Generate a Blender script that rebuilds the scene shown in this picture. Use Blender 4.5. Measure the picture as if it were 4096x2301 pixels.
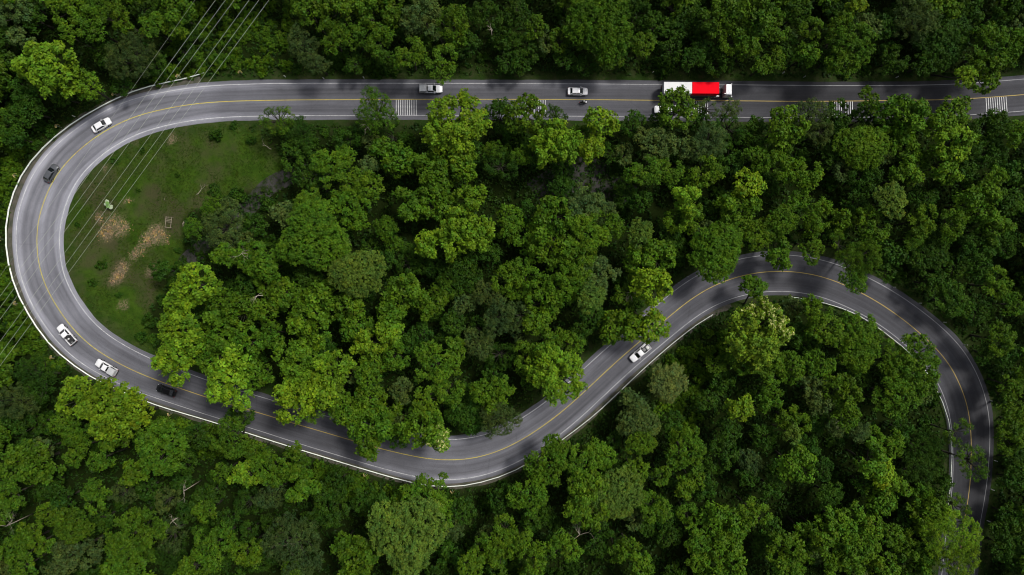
import bpy, bmesh, math, random
import numpy as np
from mathutils import Vector, Matrix

# ------------------------------------------------------------------ scene, camera, light
scene = bpy.context.scene
for o in list(bpy.data.objects):
    bpy.data.objects.remove(o, do_unlink=True)
COL = scene.collection
R = math.radians
random.seed(7)

CAM_H = 155.0          # drone height above the road, metres
PPM = 17.8             # photo pixels (of 4096) per metre on the road
CX, CY = 2048.0, 1150.5

cam_data = bpy.data.cameras.new('camera')
cam_data.sensor_fit = 'HORIZONTAL'
cam_data.angle = 2 * math.atan(CX / PPM / CAM_H)
cam_data.clip_start = 1.0
cam_data.clip_end = 12000
cam = bpy.data.objects.new('camera', cam_data)
cam.location = (0, 0, CAM_H)
COL.objects.link(cam)
scene.camera = cam

SUN_AZ, SUN_EL = 35.0, 58.0      # degrees: azimuth counted from +X (photo right) towards +Y (photo top)
world = bpy.data.worlds.new('World')
scene.world = world
world.use_nodes = True
wn = world.node_tree.nodes; wl = world.node_tree.links
wn.clear()
sky = wn.new('ShaderNodeTexSky'); sky.sky_type = 'NISHITA'; sky.sun_disc = False
sky.sun_elevation = R(SUN_EL); sky.sun_rotation = R(90 - SUN_AZ)
sky.air_density = 1.0; sky.dust_density = 4.0; sky.ozone_density = 1.0
hs = wn.new('ShaderNodeHueSaturation'); hs.inputs['Saturation'].default_value = 0.42   # cloud cover greys the sky
bg = wn.new('ShaderNodeBackground'); bg.inputs['Strength'].default_value = 0.065
wo = wn.new('ShaderNodeOutputWorld')
wl.new(sky.outputs[0], hs.inputs['Color']); wl.new(hs.outputs[0], bg.inputs['Color']); wl.new(bg.outputs[0], wo.inputs['Surface'])

sun_data = bpy.data.lights.new('sun', 'SUN')
sun_data.energy = 1.5
sun_data.angle = R(11)
sun_data.color = (1.0, 0.97, 0.91)
sun = bpy.data.objects.new('sun', sun_data)
sd = Vector((math.cos(R(SUN_AZ)) * math.cos(R(SUN_EL)), math.sin(R(SUN_AZ)) * math.cos(R(SUN_EL)), math.sin(R(SUN_EL))))
sun.rotation_euler = sd.to_track_quat('Z', 'Y').to_euler()
sun.location = (0, 0, 200)
COL.objects.link(sun)

vs = scene.view_settings
vs.view_transform = 'Standard'; vs.look = 'None'; vs.gamma = 1.0; vs.use_curve_mapping = False
vs.exposure = 0.9
scene.render.engine = 'CYCLES'
scene.cycles.max_bounces = 5
scene.cycles.diffuse_bounces = 3
scene.cycles.glossy_bounces = 2
scene.cycles.transmission_bounces = 3
scene.cycles.transparent_max_bounces = 4
scene.cycles.use_denoising = True
scene.cycles.filter_width = 1.1
scene.cycles.caustics_reflective = False
scene.cycles.caustics_refractive = False

# ------------------------------------------------------------------ helpers
def at(px, py, z=0.0):
    """world point at height z seen at photo pixel (px, py)"""
    k = (CAM_H - z) / CAM_H / PPM
    return Vector(((px - CX) * k, -(py - CY) * k, z))

def tag(o, label=None, cat=None, group=None, kind=None):
    if label: o['label'] = label
    if cat: o['category'] = cat
    if group: o['group'] = group
    if kind: o['kind'] = kind
    return o

def empty(name, loc=(0, 0, 0), rz=0.0):
    o = bpy.data.objects.new(name, None)
    o.empty_display_size = 0.3
    o.location = loc; o.rotation_euler = (0, 0, rz)
    COL.objects.link(o)
    return o

def link(name, mesh, parent=None, loc=None, rot=None, scale=None):
    o = bpy.data.objects.new(name, mesh)
    COL.objects.link(o)
    if parent is not None: o.parent = parent
    if loc is not None: o.location = loc
    if rot is not None: o.rotation_euler = rot
    if scale is not None: o.scale = scale
    return o

class MB:
    """collects shapes, then links them as one mesh object"""
    def __init__(self):
        self.v = []; self.f = []
    def add(self, verts, faces):
        n = len(self.v)
        self.v += [tuple(p) for p in verts]
        self.f += [tuple(i + n for i in f) for f in faces]
        return self
    def box(self, c, s, rz=0.0, taper=1.0, ry=0.0):
        x, y, z = s[0] / 2, s[1] / 2, s[2] / 2
        pts = []
        for dz in (-1, 1):
            t = 1.0 if dz < 0 else taper
            for dx, dy in ((-1, -1), (1, -1), (1, 1), (-1, 1)):
                pts.append(Vector((dx * x * t, dy * y * t, dz * z)))
        m = Matrix.Rotation(rz, 3, 'Z') @ Matrix.Rotation(ry, 3, 'Y')
        c = Vector(c)
        return self.add([m @ p + c for p in pts], [(3, 2, 1, 0), (4, 5, 6, 7), (0, 1, 5, 4), (1, 2, 6, 5), (2, 3, 7, 6), (3, 0, 4, 7)])
    def tube(self, pts, rad, n=8, cap=True):
        pts = [Vector(p) for p in pts]
        if not isinstance(rad, (list, tuple)): rad = [rad] * len(pts)
        rings = []
        up = Vector((0, 0, 1))
        for i, p in enumerate(pts):
            d = (pts[min(i + 1, len(pts) - 1)] - pts[max(i - 1, 0)]).normalized()
            a = d.cross(up)
            if a.length < 1e-3: a = d.cross(Vector((1, 0, 0)))
            a.normalize(); b = d.cross(a)
            rings.append([p + (a * math.cos(2 * math.pi * k / n) + b * math.sin(2 * math.pi * k / n)) * rad[i] for k in range(n)])
        v = [q for r in rings for q in r]; f = []
        for i in range(len(rings) - 1):
            for k in range(n):
                k2 = (k + 1) % n
                f.append((i * n + k, i * n + k2, (i + 1) * n + k2, (i + 1) * n + k))
        if cap:
            f.append(tuple(range(n))[::-1]); f.append(tuple(range((len(rings) - 1) * n, len(rings) * n)))
        return self.add(v, f)
    def lathe_y(self, prof, c, n=20):
        """profile of (radius, y) turned about the local Y axis"""
        v = []; f = []; m = len(prof)
        for k in range(n):
            a = 2 * math.pi * k / n
            for r, y in prof:
                v.append((c[0] + r * math.cos(a), c[1] + y, c[2] + r * math.sin(a)))
        for k in range(n):
            for j in range(m - 1):
                k2 = (k + 1) % n
                f.append((k * m + j, k * m + j + 1, k2 * m + j + 1, k2 * m + j))
        return self.add(v, f)
    def loft(self, rings, cap=True):
        n = len(rings[0]); v = [p for r in rings for p in r]; f = []
        for i in range(len(rings) - 1):
            for k in range(n):
                k2 = (k + 1) % n
                f.append((i * n + k, i * n + k2, (i + 1) * n + k2, (i + 1) * n + k))
        if cap:
            f.append(tuple(range(n))[::-1]); f.append(tuple(range((len(rings) - 1) * n, len(rings) * n)))
        return self.add(v, f)
    def mesh(self, name, mat, smooth=False, bevel=0.0, seg=2):
        me = bpy.data.meshes.new(name)
        me.from_pydata(self.v, [], self.f)
        if bevel > 0:
            bm = bmesh.new(); bm.from_mesh(me)
            bmesh.ops.recalc_face_normals(bm, faces=bm.faces)
            es = [e for e in bm.edges if len(e.link_faces) == 2 and e.calc_face_angle(0) > 0.5]
            bmesh.ops.bevel(bm, geom=es, offset=bevel, segments=seg, affect='EDGES', profile=0.5)
            bm.to_mesh(me); bm.free()
        else:
            bm = bmesh.new(); bm.from_mesh(me)
            bmesh.ops.recalc_face_normals(bm, faces=bm.faces)
            bm.to_mesh(me); bm.free()
        me.materials.append(mat)
        if smooth:
            me.polygons.foreach_set('use_smooth', [True] * len(me.polygons))
            if smooth != 'all':
                me.set_sharp_from_angle(angle=R(38))
        me.update()
        return me
    def build(self, name, mat, parent=None, loc=None, rot=None, **kw):
        return link(name, self.mesh(name, mat, **kw), parent, loc, rot)

def np_mesh(name, verts, faces, mat, color=None, smooth=False):
    """verts (N,3), faces (M,k) numpy -> mesh"""
    me = bpy.data.meshes.new(name)
    n, m, k = len(verts), len(faces), faces.shape[1]
    me.vertices.add(n); me.vertices.foreach_set('co', np.ascontiguousarray(verts, dtype=np.float32).ravel())
    me.loops.add(m * k); me.loops.foreach_set('vertex_index', np.ascontiguousarray(faces, dtype=np.int32).ravel())
    me.polygons.add(m); me.polygons.foreach_set('loop_start', np.arange(0, m * k, k, dtype=np.int32))
    me.update(calc_edges=True)
    if smooth: me.polygons.foreach_set('use_smooth', np.ones(m, dtype=bool))
    if color is not None:
        a = me.color_attributes.new('tint', 'FLOAT_COLOR', 'POINT')
        c4 = np.ones((n, 4), dtype=np.float32); c4[:, :3] = color
        a.data.foreach_set('color', c4.ravel())
    me.materials.append(mat)
    return me

# ------------------------------------------------------------------ materials
def new_mat(name):
    m = bpy.data.materials.new(name); m.use_nodes = True
    nt = m.node_tree
    return m, nt, nt.nodes, nt.links, nt.nodes['Principled BSDF']

def plain(name, col, rough=0.5, metal=0.0, spec=0.5, coat=0.0, noise=0.0, nscale=3.0, emit=None):
    m, nt, N, L, p = new_mat(name)
    p.inputs['Base Color'].default_value = (*col, 1)
    p.inputs['Roughness'].default_value = rough
    p.inputs['Metallic'].default_value = metal
    p.inputs['Specular IOR Level'].default_value = spec
    p.inputs['Coat Weight'].default_value = coat
    if noise > 0:
        tc = N.new('ShaderNodeTexCoord'); t = N.new('ShaderNodeTexNoise')
        t.inputs['Scale'].default_value = nscale; t.inputs['Detail'].default_value = 5
        mr = N.new('ShaderNodeMapRange')
        mr.inputs[1].default_value = 0.3; mr.inputs[2].default_value = 0.7
        mr.inputs[3].default_value = 1 - noise; mr.inputs[4].default_value = 1 + noise * 0.6
        mx = N.new('ShaderNodeMix'); mx.data_type = 'RGBA'; mx.blend_type = 'MULTIPLY'
        mx.inputs[0].default_value = 1; mx.inputs[6].default_value = (*col, 1)
        L.new(tc.outputs['Object'], t.inputs['Vector']); L.new(t.outputs[0], mr.inputs[0])
        L.new(mr.outputs[0], mx.inputs[7]); L.new(mx.outputs[2], p.inputs['Base Color'])
    return m

M = {}
M['white_paint'] = plain('white car paint', (0.80, 0.80, 0.82), 0.28, coat=0.5, noise=0.05, nscale=2)
M['silver_paint'] = plain('silver car paint', (0.52, 0.53, 0.54), 0.4, metal=0.1, coat=0.4, noise=0.08)
M['grey_paint'] = plain('dark grey car paint', (0.10, 0.105, 0.115), 0.3, metal=0.3, coat=0.6)
M['black_paint'] = plain('black car paint', (0.006, 0.006, 0.007), 0.28, coat=0.35)
M['glass'] = plain('tinted glass', (0.008, 0.010, 0.011), 0.06, spec=0.6)
M['rubber'] = plain('tyre rubber', (0.012, 0.012, 0.012), 0.85, spec=0.2)
M['rim'] = plain('alloy wheel', (0.42, 0.43, 0.44), 0.35, metal=0.7)
M['black_plastic'] = plain('black plastic', (0.015, 0.015, 0.016), 0.6)
M['lamp'] = plain('lamp lens', (0.75, 0.76, 0.78), 0.1, spec=0.6)
M['red_lens'] = plain('red lens', (0.35, 0.01, 0.01), 0.2)
M['amber_lens'] = plain('amber lens', (0.5, 0.16, 0.01), 0.2)
M['chassis'] = plain('chassis steel', (0.02, 0.02, 0.021), 0.7, noise=0.2)
M['red_box'] = plain('red painted box', (0.78, 0.002, 0.012), 0.9, spec=0.12, noise=0.05, nscale=0.7)
M['white_box'] = plain('white painted box', (0.60, 0.60, 0.61), 0.5, noise=0.06, nscale=0.7)
M['grey_tarp'] = plain('grey side curtain', (0.045, 0.052, 0.055), 0.7, noise=0.15)
M['bed_liner'] = plain('bed liner', (0.02, 0.02, 0.022), 0.8)
M['rail'] = plain('galvanised white rail', (0.84, 0.88, 0.80), 0.5, metal=0.0, noise=0.12, nscale=0.8)
M['post'] = plain('galvanised post', (0.40, 0.41, 0.38), 0.5, metal=0.3, noise=0.2)
M['sign_yellow'] = plain('sign yellow', (0.76, 0.60, 0.24), 0.45)
M['sign_black'] = plain('sign black', (0.012, 0.012, 0.012), 0.5)
M['white_post'] = plain('white painted concrete', (0.78, 0.78, 0.75), 0.6, noise=0.15)
M['wire'] = plain('weathered aluminium cable', (0.42, 0.45, 0.38), 0.6, metal=0.0)
M['dead_wood'] = plain('bleached dead wood', (0.36, 0.31, 0.25), 0.85, noise=0.3, nscale=2)
M['timber'] = plain('weathered timber', (0.30, 0.25, 0.19), 0.85, noise=0.3, nscale=3)
M['cloth_dark'] = plain('dark jacket cloth', (0.012, 0.014, 0.010), 0.9)
M['cloth_blue'] = plain('dark trousers cloth', (0.02, 0.022, 0.03), 0.9)
M['skin'] = plain('skin', (0.36, 0.20, 0.13), 0.6)
M['helmet'] = plain('white helmet', (0.76, 0.77, 0.74), 0.3, coat=0.4)
M['tarp_white'] = plain('white tarpaulin', (0.66, 0.66, 0.64), 0.7, noise=0.15)
M['cargo_grey'] = plain('grey cargo', (0.20, 0.20, 0.20), 0.8, noise=0.2)

def leaf_material(name, trans=0.22):
    m, nt, N, L, p = new_mat(name)
    at_ = N.new('ShaderNodeAttribute'); at_.attribute_name = 'tint'
    oi = N.new('ShaderNodeObjectInfo')
    mx = N.new('ShaderNodeMix'); mx.data_type = 'RGBA'; mx.blend_type = 'MULTIPLY'; mx.inputs[0].default_value = 1
    L.new(oi.outputs['Color'], mx.inputs[6]); L.new(at_.outputs['Color'], mx.inputs[7])
    # flushes of younger and older leaves through the crown
    tc = N.new('ShaderNodeTexCoord'); ad = N.new('ShaderNodeVectorMath'); ad.operation = 'ADD'
    sc_ = N.new('ShaderNodeVectorMath'); sc_.operation = 'SCALE'; sc_.inputs[0].default_value = (37, 91, 53)
    L.new(oi.outputs['Random'], sc_.inputs['Scale']); L.new(tc.outputs['Object'], ad.inputs[0]); L.new(sc_.outputs[0], ad.inputs[1])
    nz = N.new('ShaderNodeTexNoise'); nz.inputs['Scale'].default_value = 0.33; nz.inputs['Detail'].default_value = 3
    L.new(ad.outputs[0], nz.inputs['Vector'])
    rp = N.new('ShaderNodeValToRGB'); rp.color_ramp.elements[0].position = 0.33; rp.color_ramp.elements[0].color = (0.62, 0.74, 0.85, 1)
    rp.color_ramp.elements[1].position = 0.68; rp.color_ramp.elements[1].color = (1.0, 0.97, 0.75, 1)
    L.new(nz.outputs[0], rp.inputs[0])
    m2 = N.new('ShaderNodeMix'); m2.data_type = 'RGBA'; m2.blend_type = 'MULTIPLY'; m2.inputs[0].default_value = 1
    L.new(mx.outputs[2], m2.inputs[6]); L.new(rp.outputs[0], m2.inputs[7])
    mx = m2
    L.new(mx.outputs[2], p.inputs['Base Color'])
    p.inputs['Roughness'].default_value = 0.55
    p.inputs['Specular IOR Level'].default_value = 0.10
    tr = N.new('ShaderNodeBsdfTranslucent'); L.new(mx.outputs[2], tr.inputs['Color'])
    ms = N.new('ShaderNodeMixShader'); ms.inputs[0].default_value = trans
    out = nt.nodes['Material Output']
    L.new(p.outputs[0], ms.inputs[1]); L.new(tr.outputs[0], ms.inputs[2]); L.new(ms.outputs[0], out.inputs['Surface'])
    return m
M['leaf'] = leaf_material('leaf')
M['petal'] = plain('cream blossom', (0.40, 0.41, 0.13), 0.7)

def bark(name, col):
    return plain(name, col, 0.9, spec=0.2, noise=0.35, nscale=2.5)
M['bark'] = bark('dark mossy bark', (0.030, 0.029, 0.020))
# ------------------------------------------------------------------ road course
# yellow line of the photo: x, y, distance to the outer and inner white line (photo pixels), asphalt tone (wear, with tree and cloud shade painted in at the right)
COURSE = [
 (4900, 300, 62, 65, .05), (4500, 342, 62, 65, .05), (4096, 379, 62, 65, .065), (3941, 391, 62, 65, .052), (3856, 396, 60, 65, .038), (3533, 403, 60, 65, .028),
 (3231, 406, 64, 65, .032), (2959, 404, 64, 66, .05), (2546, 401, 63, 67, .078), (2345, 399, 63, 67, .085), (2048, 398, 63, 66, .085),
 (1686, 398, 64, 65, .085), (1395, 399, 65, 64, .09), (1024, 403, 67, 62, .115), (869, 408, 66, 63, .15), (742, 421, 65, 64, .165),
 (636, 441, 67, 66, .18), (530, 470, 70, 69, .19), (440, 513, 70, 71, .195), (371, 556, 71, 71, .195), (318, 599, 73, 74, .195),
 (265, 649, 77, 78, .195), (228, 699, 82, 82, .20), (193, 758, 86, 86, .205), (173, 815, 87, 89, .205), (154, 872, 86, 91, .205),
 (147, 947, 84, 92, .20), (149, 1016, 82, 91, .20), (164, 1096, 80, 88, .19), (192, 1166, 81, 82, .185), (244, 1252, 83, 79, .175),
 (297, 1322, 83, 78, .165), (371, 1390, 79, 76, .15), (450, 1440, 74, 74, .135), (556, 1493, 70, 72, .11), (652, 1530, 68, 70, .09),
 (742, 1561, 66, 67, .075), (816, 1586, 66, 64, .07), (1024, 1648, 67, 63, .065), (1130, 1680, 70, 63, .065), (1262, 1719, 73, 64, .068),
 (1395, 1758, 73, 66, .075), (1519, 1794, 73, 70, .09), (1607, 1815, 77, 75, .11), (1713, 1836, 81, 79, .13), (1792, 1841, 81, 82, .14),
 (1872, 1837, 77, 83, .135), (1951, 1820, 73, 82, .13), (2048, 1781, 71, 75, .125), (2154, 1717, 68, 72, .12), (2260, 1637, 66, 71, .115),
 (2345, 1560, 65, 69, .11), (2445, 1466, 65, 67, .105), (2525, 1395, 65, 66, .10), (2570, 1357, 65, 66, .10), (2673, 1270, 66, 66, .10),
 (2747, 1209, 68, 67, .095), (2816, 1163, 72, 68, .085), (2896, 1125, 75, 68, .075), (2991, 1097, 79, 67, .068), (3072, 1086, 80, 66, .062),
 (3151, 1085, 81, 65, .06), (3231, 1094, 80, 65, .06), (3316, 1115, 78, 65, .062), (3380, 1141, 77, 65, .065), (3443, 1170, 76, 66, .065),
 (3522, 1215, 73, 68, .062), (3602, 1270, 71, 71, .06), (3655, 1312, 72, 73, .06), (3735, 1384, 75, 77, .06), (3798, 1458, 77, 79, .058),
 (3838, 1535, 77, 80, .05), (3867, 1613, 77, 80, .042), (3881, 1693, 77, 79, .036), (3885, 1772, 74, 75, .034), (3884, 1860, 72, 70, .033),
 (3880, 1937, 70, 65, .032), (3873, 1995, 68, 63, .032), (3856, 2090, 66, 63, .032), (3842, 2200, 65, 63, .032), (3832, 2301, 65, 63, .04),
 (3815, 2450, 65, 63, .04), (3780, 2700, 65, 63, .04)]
cr = np.array(COURSE, dtype=float)
cxy = np.stack([(cr[:, 0] - CX) / PPM, -(cr[:, 1] - CY) / PPM], 1)
chord = np.concatenate([[0], np.cumsum(np.hypot(*np.diff(cxy, axis=0).T))])
SS = np.arange(0, chord[-1], 0.5)

def hermite(t, x, ts):
    m = np.gradient(x, t)
    i = np.clip(np.searchsorted(t, ts) - 1, 0, len(t) - 2)
    h = t[i + 1] - t[i]; u = (ts - t[i]) / h
    return ((2 * u**3 - 3 * u**2 + 1) * x[i] + (u**3 - 2 * u**2 + u) * h * m[i] + (-2 * u**3 + 3 * u**2) * x[i + 1] + (u**3 - u**2) * h * m[i + 1])
def gauss(a, s):
    k = np.exp(-0.5 * (np.arange(-4 * s, 4 * s + 1) / s) ** 2); k /= k.sum()
    return np.convolve(np.pad(a, 4 * s, mode='reflect', reflect_type='odd'), k, 'valid')
RC = np.stack([gauss(hermite(chord, cxy[:, i], SS), 5) for i in (0, 1)], 1)       # centre line every 0.5 m
OFR = gauss(np.interp(SS, chord, cr[:, 2]) / PPM, 10)
OFL = gauss(np.interp(SS, chord, cr[:, 3]) / PPM, 10)
WEAR_SHADE = gauss(np.interp(SS, chord, cr[:, 4]), 10)  # paler where worn; shade of the right-hand stretches painted in as darker values
tan = np.gradient(RC, axis=0); tan /= np.linalg.norm(tan, axis=1)[:, None]
NRM = np.stack([tan[:, 1], -tan[:, 0]], 1)                                        # towards the outer (right-hand) side
rs_ = np.random.RandomState(3)

def road_dist(xy):
    """distance to the centre line and index of the nearest point, for (n,2) points"""
    xy = np.atleast_2d(np.asarray(xy, dtype=float)); P = RC[::2]
    d = np.empty(len(xy)); idx = np.empty(len(xy), dtype=int)
    for a in range(0, len(xy), 4000):
        q = xy[a:a + 4000]
        dd = (q[:, None, 0] - P[None, :, 0]) ** 2 + (q[:, None, 1] - P[None, :, 1]) ** 2
        j = dd.argmin(1); idx[a:a + 4000] = j * 2; d[a:a + 4000] = np.sqrt(dd[np.arange(len(q)), j])
    return d, idx

def vnoise(x, y, s=0):
    return (np.sin(x * .071 + 1.3 + s) * np.sin(y * .083 - .7 + s * 2) + .6 * np.sin(x * .17 - y * .11 + 2.1 + s) + .4 * np.sin(x * .31 + y * .27 + s * 3))
def ground_z(x, y, d=None):
    x = np.asarray(x, dtype=float); y = np.asarray(y, dtype=float)
    if d is None:
        d = road_dist(np.stack([x.ravel(), y.ravel()], 1))[0].reshape(x.shape)
    t = np.clip((d - 7.5) / 14, 0, 1); t = t * t * (3 - 2 * t)
    far = np.clip((np.hypot(x, y) - 200) / 300, 0, 1)
    return (vnoise(x, y) * 0.75 - 0.35) * t * (1 - far) - 0.25 * t
def gz(x, y):
    return float(ground_z(np.array([x]), np.array([y]))[0])

def pip(poly, x, y):
    inside = np.zeros(np.shape(x), dtype=bool); n = len(poly)
    for i in range(n):
        x1, y1 = poly[i]; x2, y2 = poly[(i + 1) % n]
        c = ((y1 > y) != (y2 > y)) & (x < (x2 - x1) * (y - y1) / (y2 - y1 + 1e-9) + x1)
        inside ^= c
    return inside
CLEARING = [(930, 470), (1010, 520), (1110, 590), (1135, 730), (1010, 770), (840, 800), (740, 870), (735, 1010), (690, 1100), (600, 1230), (600, 1330), (640, 1440),
            (480, 1400), (330, 1250), (230, 1050), (220, 880), (280, 720), (420, 580), (600, 500), (780, 470)]
CLEAR_W = [tuple(at(*p)[:2]) for p in CLEARING]
# bare and leaf-littered patches of the clearing: x, y, radius (photo pixels)
PATCHES = [(455, 905, 55), (420, 935, 38), (490, 915, 30), (400, 870, 25), (620, 935, 48), (590, 955, 40), (555, 1000, 30), (530, 1020, 26), (480, 1070, 34), (465, 1105, 30),
           (510, 800, 18), (440, 1130, 20), (665, 970, 14), (690, 555, 26), (420, 680, 16), (540, 575, 18), (490, 1220, 25), (600, 1090, 30)]
# ------------------------------------------------------------------ ground
def core(a, b, s): return list(np.arange(a, b + .01, s))
gx = np.array([-5000, -2000, -900, -500, -320, -230, -180] + core(-150, 150, 1.5) + [180, 230, 320, 500, 900, 2000, 5000])
gy = np.array([-5000, -2000, -900, -500, -320, -230, -160, -120] + core(-96, 96, 1.5) + [120, 160, 230, 320, 500, 900, 2000, 5000])
GX, GY = np.meshgrid(gx, gy)
gd, gi = road_dist(np.stack([GX.ravel(), GY.ravel()], 1))
GZ = ground_z(GX.ravel(), GY.ravel(), gd)
nx, ny = len(gx), len(gy)
ii = (np.arange(ny - 1)[:, None] * nx + np.arange(nx - 1)[None, :]).ravel()
gf = np.stack([ii, ii + 1, ii + 1 + nx, ii + nx], 1)
# masks: r = grass clearing, g = dry patch, b = closeness to the road
fx, fy = GX.ravel(), GY.ravel()
clear = pip(CLEAR_W, fx, fy).astype(float)
verge = np.clip(1 - (gd - 5.2) / 3.2, 0, 1)
dry = np.zeros_like(fx)
for px, py, r in PATCHES:
    p = at(px, py); rr = r / PPM
    dry = np.maximum(dry, np.exp(-((fx - p.x) ** 2 + (fy - p.y) ** 2) / (rr * rr)))

gm, nt, N, L, p = new_mat('forest floor and grass')
def node(kind, **kw):
    n = N.new(kind)
    for k, v in kw.items(): setattr(n, k, v)
    return n
def rgbmix(a, b, fac, blend='MIX'):
    x = node('ShaderNodeMix', data_type='RGBA', blend_type=blend)
    for s, v in ((0, fac), (6, a), (7, b)):
        if hasattr(v, 'node'): L.new(v, x.inputs[s])
        elif s == 0: x.inputs[0].default_value = v
        else: x.inputs[s].default_value = (*v, 1)
    return x.outputs[2]
def noise_out(scale, detail=5, rough=0.6, vec=None, dist=0.0):
    t = node('ShaderNodeTexNoise'); t.inputs['Scale'].default_value = scale; t.inputs['Detail'].default_value = detail
    t.inputs['Roughness'].default_value = rough; t.inputs['Distortion'].default_value = dist
    if vec is not None: L.new(vec, t.inputs['Vector'])
    return t.outputs[0]
def maprange(src, a, b, c, d):
    m_ = node('ShaderNodeMapRange'); L.new(src, m_.inputs[0])
    for k, v in zip((1, 2, 3, 4), (a, b, c, d)): m_.inputs[k].default_value = v
    return m_.outputs[0]
def math_(op, a, b):
    m_ = node('ShaderNodeMath', operation=op)
    for k, v in ((0, a), (1, b)):
        if hasattr(v, 'node'): L.new(v, m_.inputs[k])
        else: m_.inputs[k].default_value = v
    return m_.outputs[0]
geo = node('ShaderNodeNewGeometry'); pos = geo.outputs['Position']
att = node('ShaderNodeAttribute'); att.attribute_name = 'tint'
sep = node('ShaderNodeSeparateColor'); L.new(att.outputs['Color'], sep.inputs[0])
n_big = noise_out(0.09, 4, .6, pos); n_mid = noise_out(0.5, 6, .65, pos); n_fine = noise_out(3.2, 5, .7, pos)
floor_c = rgbmix((.007, .014, .003), (.014, .021, .005), n_mid)
grass_c = rgbmix((.020, .048, .005), (.044, .082, .009), maprange(n_mid, .3, .7, 0, 1))
grass_c = rgbmix(grass_c, (.056, .052, .026), maprange(n_big, .44, .60, 0, .85))
grass_c = rgbmix(grass_c, (.02, .034, .008), maprange(n_fine, .5, .75, 0, .65))
verge_c = rgbmix((.022, .046, .009), (.050, .056, .024), maprange(n_mid, .42, .66, 0, 1))
c1 = rgbmix(floor_c, grass_c, sep.outputs[0])
c1 = rgbmix(c1, verge_c, math_('MULTIPLY', sep.outputs[2], .75))
dryf = math_('MULTIPLY', sep.outputs[1], maprange(n_fine, .36, .62, .15, 1.25))
dry_c = rgbmix((.11, .085, .055), (.24, .18, .115), n_fine)
c1 = rgbmix(c1, dry_c, maprange(dryf, .25, .75, 0, .9))
L.new(c1, p.inputs['Base Color']); p.inputs['Roughness'].default_value = 1; p.inputs['Specular IOR Level'].default_value = 0
bp = node('ShaderNodeBump'); bp.inputs['Strength'].default_value = .7; bp.inputs['Distance'].default_value = .25
L.new(n_fine, bp.inputs['Height']); L.new(bp.outputs[0], p.inputs['Normal'])
g_me = np_mesh('ground', np.stack([fx, fy, GZ], 1), gf, gm, np.stack([clear, dry, verge], 1), smooth=True)
tag(link('ground', g_me), 'grassy and leaf littered forest ground under the trees', kind='structure')

# ------------------------------------------------------------------ road sheets
def strip(lat0, lat1, i0=0, i1=None, step=1, z=0.04, nlat=2, jitter=0.0, seed=0):
    """sheet along the course between two lateral offsets (arrays or numbers, + = outer side); returns verts, faces, uv"""
    idx = np.arange(i0, i1 if i1 is not None else len(RC), step)
    a = np.broadcast_to(np.asarray(lat0, float), (len(RC),))[idx]; b = np.broadcast_to(np.asarray(lat1, float), (len(RC),))[idx]
    if jitter:
        r_ = np.random.RandomState(seed); a = a + gauss(r_.randn(len(a)), 2) * jitter; b = b + gauss(r_.randn(len(b)), 2) * jitter
    vs_, uv = [], []
    for k in range(nlat):
        t = k / (nlat - 1); lat = a * (1 - t) + b * t
        xy = RC[idx] + NRM[idx] * lat[:, None]
        vs_.append(np.concatenate([xy, np.full((len(idx), 1), z)], 1))
        nl = np.where(lat > 0, lat / OFR[idx], lat / OFL[idx])
        uv.append(np.stack([SS[idx], nl], 1))
    V = np.concatenate(vs_); UV = np.concatenate(uv); n = len(idx); F = []
    for k in range(nlat - 1):
        j = np.arange(n - 1)
        F.append(np.stack([k * n + j, k * n + j + 1, (k + 1) * n + j + 1, (k + 1) * n + j], 1))
    return V, np.concatenate(F), UV, idx, nlat
def strip_obj(name, mat, parent=None, wear_shade=False, **kw):
    V, F, UV, idx, nl = strip(**kw)
    me = np_mesh(name, V, F, mat)
    ul = me.uv_layers.new(name='UVMap'); ul.data.foreach_set('uv', UV[F.ravel()].astype(np.float32).ravel())
    if wear_shade:
        a = me.attributes.new('wear_shade', 'FLOAT', 'POINT'); a.data.foreach_set('value', np.tile(WEAR_SHADE[idx], nl).astype(np.float32))
    bm = bmesh.new(); bm.from_mesh(me)
    for f in bm.faces:
        if f.normal.z < 0: f.normal_flip()
    bm.to_mesh(me); bm.free()
    return link(name, me, parent)

am, nt, N, L, p = new_mat('worn asphalt')
uvn = node('ShaderNodeUVMap'); uvn.uv_map = 'UVMap'
sx = node('ShaderNodeSeparateXYZ'); L.new(uvn.outputs[0], sx.inputs[0])
u, v = sx.outputs[0], sx.outputs[1]
geo = node('ShaderNodeNewGeometry'); pos = geo.outputs['Position']
wr = node('ShaderNodeAttribute'); wr.attribute_name = 'wear_shade'; wear_shade = wr.outputs['Fac']
def uvvec(us, vs_, off=0.0):
    c = node('ShaderNodeCombineXYZ'); L.new(math_('MULTIPLY', u, us), c.inputs[0]); L.new(math_('MULTIPLY', v, vs_), c.inputs[1]); c.inputs[2].default_value = off
    return c.outputs[0]
# tyre polish and grime across the carriageway (v = -1 inner line, 0 centre, 1 outer line)
ramp = node('ShaderNodeValToRGB'); cr_ = ramp.color_ramp
stops = [(-1.3, 1.05), (-1.0, 1.3), (-.80, 1.22), (-.64, .74), (-.5, .92), (-.36, .78), (-.2, 1.02), (-.03, 1.05), (.10, .92), (.30, .72), (.46, .88), (.62, .72), (.78, 1.25), (.90, 1.55), (1.04, 1.6), (1.12, 1.1), (1.3, .7)]
cr_.interpolation = 'EASE'
while len(cr_.elements) < len(stops): cr_.elements.new(.5)
for e, (a, b) in zip(cr_.elements, stops):
    e.position = (a + 1.4) / 2.8; e.color = (b * .5, b * .5, b * .5, 1)
wob = noise_out(1.0, 3, .6, uvvec(.045, .7, 3.0))
vw = math_('ADD', v, maprange(wob, .3, .7, -.10, .10))
L.new(maprange(vw, -1.4, 1.4, 0, 1), ramp.inputs[0])
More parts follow.
